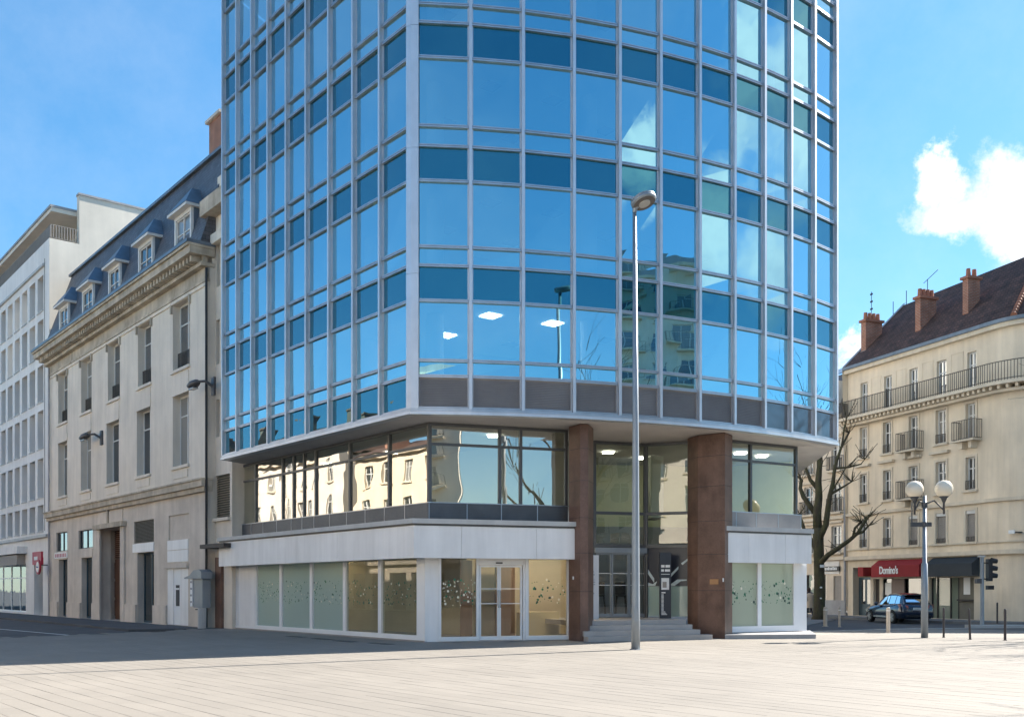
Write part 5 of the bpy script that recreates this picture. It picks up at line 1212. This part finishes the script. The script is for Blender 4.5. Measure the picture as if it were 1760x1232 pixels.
def stool(x, y, s, label):
    d = thing('bar_stool', label, 'stool', (x, y, .621), 0, 'stools in the entrance hall')
    MB().lathe([(.19, .74), (.20, .77), (.17, .79)], (0, 0, 0), 14).obj('seat', 'iron', d); MB().box(-.19, .19, .15, .19, .80, 1.25).obj('backrest', 'iron', d)
    for a in (-1, 1):
        for c in (-1, 1): MB().tube([(a * .15, c * .15, .74), (a * .21, c * .21, 0)], .018, 6).obj('leg', 'iron', d)
stool(3.95, 35.9, 1, 'black bar stool behind the sliding doors, nearer the lamp post'); stool(3.25, 36.6, 1, 'black bar stool behind the sliding doors, nearer the white board')

# ------------------------------------------------------------------ parked car
def car():
    rl, fl_ = ground_pt(1533.5, 1067.6), ground_pt(1489.5, 1065.2)
    hd = atan2(.997, -.08)
    d = thing('parked_car', 'dark blue hatchback parked in the street before the pizza shop', 'car', (rl[0] + .85, rl[1], -.10), hd)   # local x: forwards, y: to its left
    # body lofted from the tail to the nose; each station: x, half width at sill / belt, sill z, belt z, top z of the lower body
    st = [(-.92, .70, .76, .38, .62, .80), (-.86, .80, .83, .30, .66, .98), (-.62, .86, .88, .24, .70, 1.02), (-.2, .88, .89, .22, .70, 1.00), (.5, .88, .89, .22, .68, .97), (1.3, .88, .89, .22, .66, .95), (1.95, .88, .89, .22, .64, .93), (2.5, .87, .88, .23, .62, .90), (2.95, .84, .86, .25, .58, .82), (3.25, .76, .79, .28, .52, .72), (3.38, .60, .64, .34, .48, .60)]
    b = MB(); k = 12
    for x, ws, wb, zs, zb, zt in st:
        h = [(-ws * .9, zs), (-ws, zs + .08), (-wb, zb - .12), (-wb, zb), (-wb + .03, zt - .05), (-wb + .12, zt)]
        b.v += [(x, y, z) for y, z in h] + [(x, -y, z) for y, z in h[::-1]]
    for i in range(len(st) - 1):
        for q in range(k): r = (q + 1) % k; b.f.append((i * k + q, i * k + r, (i + 1) * k + r, (i + 1) * k + q)[::-1]); b.m.append(0)
    b.f += [tuple(range(k)), tuple(range(len(b.v) - 1, len(b.v) - k - 1, -1))]; b.m += [0, 0]
    b.obj('body', 'car_paint', d, smooth=True)
    # cabin: pillars and roof shell, glass set into it
    cs = [(-.84, .70, 1.00, .66, 1.06), (-.62, .74, 1.02, .62, 1.34), (-.40, .76, 1.00, .60, 1.46), (.30, .78, .98, .60, 1.53), (1.00, .78, .96, .59, 1.50), (1.45, .77, .95, .57, 1.38), (2.15, .74, .93, .66, .97)]
    g = MB()
    for x, wb, zb, wt, zt in cs: g.v += [(x, -wb, zb - .06), (x, -wt, zt - .05), (x, -wt + .10, zt), (x, wt - .10, zt), (x, wt, zt - .05), (x, wb, zb - .06)]
    for i in range(len(cs) - 1):
        for q in range(5): g.f.append((i * 6 + q, i * 6 + q + 1, (i + 1) * 6 + q + 1, (i + 1) * 6 + q)[::-1]); g.m.append(0)
    g.f += [(0, 1, 2, 3, 4, 5)]; g.m += [0]
    cab = g.obj('cabin', 'car_paint', d, smooth=False)
    def pane(name, pts):
        p = MB(); p.v = pts; p.f = [tuple(range(len(pts)))]; p.m = [0]; p.obj(name, 'car_glass', cab)
    def side(x, t, s):
        for i in range(len(cs) - 1):
            if cs[i][0] <= x <= cs[i + 1][0]:
                f = (x - cs[i][0]) / (cs[i + 1][0] - cs[i][0]); wb, zb, wt, zt = (cs[i][j] + (cs[i + 1][j] - cs[i][j]) * f for j in (1, 2, 3, 4)); zb -= .06; zt -= .05
                return (x, s * (wb + (wt - wb) * t + .012), zb + (zt - zb) * t)
    for s in (1, -1):
        for x0, x1, x2, x3 in ((-.50, -.06, -.06, -.38), (.0, .62, .62, .0), (.70, 1.72, 1.28, .70)): pane('side_window', [side(x0, .14, s), side(x1, .14, s), side(x2, .90, s), side(x3, .90, s)])
    pane('rear_window', [(-.855, -.58, 1.09), (-.855, .58, 1.09), (-.66, .53, 1.32), (-.66, -.53, 1.32)]); pane('windscreen', [(2.08, -.62, 1.02), (2.08, .62, 1.02), (1.52, .5, 1.385), (1.52, -.5, 1.385)])
    MB().box(-.78, -.42, -.52, .52, 1.425, 1.46).obj('roof_spoiler', 'car_paint', cab)
    for x in (0, 2.58):
        for s in (1, -1):
            w = MB().lathe([(.24, -.10), (.31, -.09), (.325, -.03), (.325, .05), (.31, .10), (.24, .10)], (0, 0, 0), 24).obj('wheel', 'tyre', d, (x, s * .80, .325)); w.rotation_euler = (pi / 2, 0, 0)
            sg = -s; r = MB().lathe([(.215, .0), (.225, .02)], (0, 0, 0), 20).obj('rim', 'rim', w, (0, 0, sg * .09 - .01))
            for q in range(5): a = 2 * pi * q / 5; MB().box(.02, .22, -.03, .03, 0, .02).obj('spoke', 'rim', w, (0, 0, sg * .105 - .01), rz=a)
            a = MB(); n = 14; rr = .385
            a.v = [(x + rr * cos(pi * q / n), s * .905, .32 + rr * sin(pi * q / n)) for q in range(n + 1)] + [(x + .33 * cos(pi * q / n), s * .905, .32 + .33 * sin(pi * q / n)) for q in range(n + 1)]
            a.f = [(q, q + 1, n + 2 + q, n + 1 + q) for q in range(n)]; a.m = [0] * n; a.obj('wheel_arch', 'tyre', d)
    for s in (1, -1):
        t = MB(); t.v = [(-.93, s * .50, .78), (-.925, s * .50, .92), (-.74, s * .865, .98), (-.58, s * .89, .96), (-.78, s * .865, .80)]; t.f = [(0, 1, 2, 4) if s < 0 else (4, 2, 1, 0), (4, 2, 3) if s < 0 else (3, 2, 4)]; t.m = [0, 0]
        t.v = [(p[0] - .012, p[1] * 1.012, p[2]) for p in t.v]; t.obj('tail_light', 'tail_red', d)
        MB().sphere((1.62, s * .98, 1.0), .10, 10, 6).obj('wing_mirror', 'car_paint', d, smooth=True)
        MB().box(3.05, 3.28, s * .72 - .06, s * .72 + .06, .58, .70).obj('headlight', 'chrome', d)
    MB().box(-.955, -.935, -.26, .26, .70, .81).obj('number_plate', 'white_print', d); q = MB()
    for i in range(7): q.box(-.962, -.956, -.21 + i * .062, -.18 + i * .062, .725, .785)
    q.obj('plate_print', 'black_print', d)['kind'] = 'stuff'
    MB().box(-.97, -.88, -.62, .62, .36, .46).obj('rear_bumper', 'tyre', d); MB().box(-.2 + .6, 2.1, .892, .905, .30, .38).obj('side_trim', 'chrome', d)
    return d
car()

# ------------------------------------------------------------------ trees
def tree(loc, h, r, seed, label, fork=.38, spread=1.0, depth=4, pollard=False, dirs=None, group='bare street trees', twigs=True):
    rnd = random.Random(seed); d = thing('bare_tree', label, 'tree', (loc[0], loc[1], loc[2] if len(loc) > 2 else 0), 0, group)
    tr, cr = MB(), MB()
    def grow(p, v, ln, rad, lev):
        pts, rs = [p], [rad]; n = 4 if lev < 2 else 3; cur = Vector(p); dv = Vector(v).normalized()
        for i in range(n):
            dv = (dv + Vector((rnd.uniform(-1, 1), rnd.uniform(-1, 1), rnd.uniform(-.3, .8))) * (.16 if lev else .05)).normalized()
            cur = cur + dv * (ln / n); pts.append(tuple(cur)); rs.append(rad * (1 - (.38 if lev else .25) * (i + 1) / n))
        (tr if lev == 0 else cr).tube(pts, rs, 9 if lev < 2 else (6 if lev < 3 else 4), caps=lev < 2)
        if pollard and lev >= 1 and rnd.random() < .5: cr.sphere(pts[-1], rs[-1] * 1.5, 7, 5)
        if lev >= depth: return
        k = rnd.choice((3, 4)) if lev < 2 else rnd.choice((3, 3, 4))
        for q in range(k):
            i = n if q < 2 else rnd.randrange(1, n + 1); a = rnd.uniform(0, 2 * pi); tilt = rnd.uniform(.35, .85) * spread
            x = dv.orthogonal().normalized(); y = dv.cross(x); nd = (dv * cos(tilt) + (x * cos(a) + y * sin(a)) * sin(tilt)); nd.z += .18
            grow(pts[i], nd, ln * rnd.uniform(.58, .82), rs[i] * rnd.uniform(.55, .72), lev + 1)
    if dirs is None: grow((0, 0, -.05), (0, 0, 1), h * fork, r, 0)
    else: dirs(tr, cr, grow, rnd)
    tr.obj('trunk', 'bark', d, smooth=True); cr.obj('crown', 'twig' if not pollard else 'bark', d, smooth=True)
    return d
def pollard(tr, cr, grow, rnd):
    Y = 55.5; m = Y / F; q = lambda px, py, dy=0: ((px - 1405) * m, dy, EYE + (HY - py) * m)
    tr.tube([q(1405, 1066), q(1405, 1055), q(1406, 1000), q(1405, 960), q(1404, 930), q(1403, 905)], [.50, .34, .30, .29, .30, .31], 12)
    def limb(pts, r0, r1, knob=True):
        n = len(pts); P = [q(*p) for p in pts]; cr.tube(P, [r0 + (r1 - r0) * i / (n - 1) for i in range(n)], 8)
        if knob:
            cr.sphere(P[-1], r1 * 1.3, 8, 6)
            for _ in range(7): grow(P[-1], (rnd.uniform(-.8, .8), rnd.uniform(-.8, .8), rnd.uniform(.1, 1)), rnd.uniform(.5, 1.2), .022, 4)
            for _ in range(5):
                i = rnd.randrange(1, n); grow(P[i], (rnd.uniform(-1, 1), rnd.uniform(-1, 1), rnd.uniform(0, .8)), rnd.uniform(.4, 1.0), .02, 4)
    limb([(1403, 915), (1402, 880), (1405, 850), (1404, 825), (1406, 800), (1404, 770), (1409, 745)], .27, .10)
    limb([(1404, 925, -.1), (1414, 900, -.3), (1417, 870, -.4), (1420, 850, -.4), (1424, 830, -.5), (1428, 800, -.5), (1437, 770, -.6), (1450, 745, -.6)], .20, .05)
    limb([(1406, 965, -.2), (1415, 952, -.6), (1428, 942, -.9), (1445, 928, -1.2), (1456, 917, -1.4), (1470, 892, -1.6)], .17, .08)
    limb([(1402, 880, .2), (1392, 865, .4), (1384, 850, .6), (1379, 835, .7), (1381, 822, .7)], .17, .09)
    limb([(1402, 835, .1), (1393, 822, .3), (1386, 800, .4), (1382, 780, .4)], .13, .05)
    limb([(1404, 945, .2), (1396, 925, .5), (1388, 910, .8), (1380, 880, .9)], .16, .08)
    limb([(1418, 850, -.4), (1438, 838, -.6), (1454, 828, -.7)], .09, .03); limb([(1428, 805, -.5), (1450, 803, -.6), (1470, 798, -.7), (1476, 790, -.7)], .07, .02)
    limb([(1455, 918, -1.4), (1464, 915, -1.5), (1472, 905, -1.6)], .08, .05); limb([(1450, 922, -1.3), (1453, 908, -1.3), (1462, 898, -1.4)], .08, .06)
    for p, v in (((1406, 800), (-.4, 0, 1)), ((1404, 770), (.5, 0, 1)), ((1437, 772, -.6), (.2, -.2, 1)), ((1386, 800, .4), (-.3, .3, 1)), ((1420, 850, -.4), (.4, -.5, .9)), ((1381, 824, .7), (-.2, .2, 1)), ((1405, 830), (.4, .5, .8))):
        P = q(*p); grow(P, v, 1.7, .06, 3)
tr0 = ground_pt(1407.5, 1062); tree((tr0[0] * 55.5 / tr0[1], 55.5, -.06), 9, .3, 5, 'pollarded plane tree with mossy trunk and knobbly bare limbs by the street', pollard=True, dirs=pollard, depth=4)
o_ = [o for o in bpy.data.objects if o.name.startswith('bare_tree')][0]
for z, w in ((2.9, .22), (1.75, .12), (1.15, .10)): bx('nailed_notice', 'white_print', o_, -.05, -.05 + w, -.36, -.345, z, z + w * .7)
tree((24.4, 34.0), 12.5, .24, 21, 'bare young tree just past the plaza bollards', group='trees mirrored in the tower glass', depth=4)
tree((29.5, 32.5), 13.5, .27, 22, 'bare tree farther along the plaza edge', group='trees mirrored in the tower glass', depth=4)
tree((20.3, 29.3), 10.5, .20, 27, 'slender bare tree nearest the plaza bollards', group='trees mirrored in the tower glass', depth=4)
tree((33.5, 37.0), 14.0, .28, 23, 'bare tree at the far plaza corner', group='trees mirrored in the tower glass', depth=4)
tree((17.5, 14.5), 15.5, .30, 24, 'large bare tree on the near side of the plaza', group='trees mirrored in the tower glass', depth=4)

# ------------------------------------------------------------------ passer-by behind the tree
def person():
    X, Y = ground_pt(1391.0, 1061.5); X, Y = X * 57 / Y, 57
    d = thing('person', 'person in a beige coat and dark trousers walking behind the bare tree', 'person', (X, Y, -.06), radians(100))
    J = {'pel': (0, 0, .95), 'ch': (.03, 0, 1.30), 'nk': (.05, 0, 1.48), 'hd': (.07, 0, 1.60), 'tp': (.08, 0, 1.72), 'hl': (0, .10, .90), 'kl': (.16, .10, .50), 'al': (.10, .10, .08), 'tl': (.26, .10, .04), 'hr': (0, -.10, .90), 'kr': (-.02, -.10, .50), 'ar': (-.28, -.10, .14), 'tr': (-.16, -.10, .04),
         'sl': (.03, .19, 1.40), 'el': (-.08, .24, 1.13), 'wl': (.04, .23, .90), 'fl': (.07, .23, .80), 'sr': (.03, -.19, 1.40), 'er': (.02, -.25, 1.12), 'wr': (.20, -.22, .95), 'fr': (.26, -.21, .87)}
    Rr = {'pel': .15, 'ch': .16, 'nk': .055, 'hd': .095, 'tp': .06, 'hl': .095, 'kl': .06, 'al': .045, 'tl': .04, 'hr': .095, 'kr': .06, 'ar': .045, 'tr': .04, 'sl': .065, 'el': .045, 'wl': .03, 'fl': .03, 'sr': .065, 'er': .045, 'wr': .03, 'fr': .03}
    E_ = [('pel', 'ch'), ('ch', 'nk'), ('nk', 'hd'), ('hd', 'tp'), ('pel', 'hl'), ('hl', 'kl'), ('kl', 'al'), ('al', 'tl'), ('pel', 'hr'), ('hr', 'kr'), ('kr', 'ar'), ('ar', 'tr'), ('ch', 'sl'), ('sl', 'el'), ('el', 'wl'), ('wl', 'fl'), ('ch', 'sr'), ('sr', 'er'), ('er', 'wr'), ('wr', 'fr')]
    ks = list(J); me = bpy.data.meshes.new('body'); me.from_pydata([J[k] for k in ks], [(ks.index(a), ks.index(b)) for a, b in E_], [])
    o = link('body', me, d); me.materials.append(MATS['trousers']); sk = o.modifiers.new('skin', 'SKIN')
    for i, k in enumerate(ks): v = me.skin_vertices[0].data[i]; v.radius = (Rr[k], Rr[k] * (1.25 if k in ('ch', 'pel') else 1)); v.use_root = k == 'pel'
    o.modifiers.new('sub', 'SUBSURF').levels = 1; o.modifiers['sub'].render_levels = 2
    b = MB(); n = 16; rings = []
    for z, rx, ry, cx in ((.62, .27, .26, .02), (.95, .20, .23, .01), (1.20, .19, .23, .02), (1.40, .17, .24, .03), (1.47, .08, .10, .05)):
        rings.append(len(b.v)); b.v += [(cx + rx * cos(2 * pi * q / n), ry * sin(2 * pi * q / n), z) for q in range(n)]
    for i in range(len(rings) - 1):
        for q in range(n): r = (q + 1) % n; b.f.append((rings[i] + q, rings[i] + r, rings[i + 1] + r, rings[i + 1] + q)); b.m.append(0)
    b.tube([J['sl'], J['el'], (.03, .23, .93)], [.09, .075, .06], 8); b.tube([J['sr'], J['er'], (.18, -.22, .98)], [.09, .075, .06], 8)
    b.obj('coat', 'coat_beige', d, smooth=True); MB().sphere((.085, 0, 1.625), .105, 12, 8, 1.2).obj('face', 'skin', d, smooth=True); MB().sphere((.055, 0, 1.66), .118, 12, 8, 1.1).obj('hair', 'hair', d, smooth=True)
person()

# ------------------------------------------------------------------ buildings round the plaza, seen mirrored in the glass
def plain_block(name, label, cat, P0, P1, H, wallm, roofm, floors, bay, win, base=3.6, roof=3.0, dep=11, balc=False, group=None, gl='window_glass', sill='stone_ochre', chim=()):
    """a street block: facade from P0 to P1 (left to right seen from outside)"""
    fr = Frame(P0, (P1[0] - P0[0], P1[1] - P0[1])); L = math.dist(P0, P1)
    root = thing(name, label, cat, (P0[0], P0[1], 0), fr.rz, group); n = int(L / bay); m = (L - n * bay) / 2; fh = (H - base) / floors; ops = []
    for f in range(floors):
        for k in range(n):
            u = m + k * bay + (bay - win[0]) / 2; z = base + f * fh + (fh - win[1]) * .45; ops.append((u, u + win[0], z, z + win[1], .25))
    for k in range(n): ops.append((m + k * bay + .35, m + (k + 1) * bay - .35, .1, base - .9, .4))
    wall_grid(MB(), 0, L, 0, H, ops).obj('facade_wall', wallm, root)
    for i, o in enumerate(ops):
        if i < floors * n:
            window(root, o[0], o[1], o[2], o[3], .18, gl=gl, nv=1, hz=(.66,), t=.08)
            bx('sill', sill, root, o[0] - .12, o[1] + .12, -.12, .1, o[2] - .12, o[2] - .001)
            if balc and i % n % 2 == 0: railing(root, o[0] - .6, o[1] + .6, o[2] - .1, 1.0, -.9, 0, step=.3); bx('balcony_slab', sill, root, o[0] - .6, o[1] + .6, -.9, 0, o[2] - .28, o[2] - .13)
        else: bx('shop_glazing', 'shop_glass', root, o[0], o[1], .3, .34, o[2], o[3])
    for z in (base - .3, H - .1): bx('string_course', sill, root, -.05, L + .05, -.3, .1, z, z + .3)
    b = MB(); b.quad((0, dep, 0), (0, 0, 0), (0, 0, H), (0, dep, H)); b.quad((L, 0, 0), (L, dep, 0), (L, dep, H), (L, 0, H)); b.quad((L, dep, 0), (0, dep, 0), (0, dep, H), (L, dep, H)); b.obj('side_wall', wallm, root)
    b = MB(); h = H + .2
    if roof > .5: b.v = [(-.3, -.4, h), (L + .3, -.4, h), (L + .3, dep + .3, h), (-.3, dep + .3, h), (1.5, dep / 2, h + roof), (L - 1.5, dep / 2, h + roof)]; b.f = [(0, 1, 5, 4), (1, 2, 5), (2, 3, 4, 5), (3, 0, 4)]; b.m = [0] * 4
    else: b.box(-.2, L + .2, -.2, dep + .2, h, h + .6)
    b.obj('roof', roofm, root)
    for u in chim:
        c = bx('chimney', 'brick', root, u, u + .9, 1.6, 3.2, H + .3, H + roof + .9); MB().box(u - .1, u + 1.0, 1.5, 3.3, H + roof + .901, H + roof + 1.05).obj('chimney_cap', 'clay', c)
    return root
NL_ = (-.773, -.634)
def opp(s, w=24.0): return (B0[0] + NL_[0] * w + TL[0] * s, B0[1] + NL_[1] * w + TL[1] * s)
GR = 'houses across the street, seen mirrored in the glass'
plain_block('beige_house', 'beige house with dark hipped roof mirrored in the lower side windows', 'building', opp(22), opp(47), 12.4, 'plaster_ochre', 'roof_tile', 3, 3.0, (1.25, 1.75), base=3.8, roof=2.3, group=GR, chim=(3, 9, 16, 22))
plain_block('pale_house', 'pale house with shutters farther along the mirrored street side', 'building', opp(48.5), opp(84), 13.4, 'plaster_cream', 'roof_tile', 3, 2.8, (1.15, 1.9), base=4.0, roof=2.2, group=GR, chim=(4, 12, 20, 28))
plain_block('corner_house', 'plain rendered house at the near end of the mirrored street', 'building', opp(-16), opp(19), 11.5, 'plaster_end', 'roof_tile', 3, 3.2, (1.3, 1.7), base=3.8, roof=2.2, group=GR, chim=(6, 20))
G3 = 'blocks behind the viewer, seen mirrored in the tower'
plain_block('balcony_block', 'tall beige apartment block with balconies mirrored high in the tower', 'building', (62.5, -.5), (46.5, -19.5), 33, 'plaster_cream', 'lead', 10, 3.3, (2.0, 1.7), base=4, roof=.4, balc=True, group=G3)
plain_block('terrace_block', 'ochre apartment block mirrored in the first floor front windows', 'building', (29.5, -17.5), (14.5, -27.5), 15, 'plaster_end', 'roof_tile', 4, 3.2, (1.6, 1.8), base=4, roof=2.6, balc=True, group=G3)
plain_block('white_terrace', 'white apartment block with flat roof mirrored beside the tower corner', 'building', (9, -31), (-22, -30), 20.5, 'plaster_white', 'lead', 6, 3.1, (1.7, 1.6), base=3.6, roof=.4, group=G3)

# drain gratings by the shop windows
for i, (px, py) in enumerate(((509, 1093.5), (555, 1097.5), (593, 1101.5), (655, 1105.5))):
    X, Y = ground_pt(px, py); d = thing('drain_grating', ['dark floor grating farthest along the white shop windows', 'second dark floor grating from the left along the shop windows', 'third dark floor grating below the middle shop windows', 'dark floor grating nearest the white corner pier'][i], 'drain', (X, Y, 0), FL.rz, 'floor gratings along the shop')
    b = MB().box(-.55, .55, -.16, .16, -.02, .003); b.obj('grating_frame', 'iron', d); g = MB()
    for k in range(16): g.box(-.52 + k * .066, -.50 + k * .066, -.14, .14, .003, .009)
    g.obj('grating_bars', 'alu_dark', d)['kind'] = 'stuff'
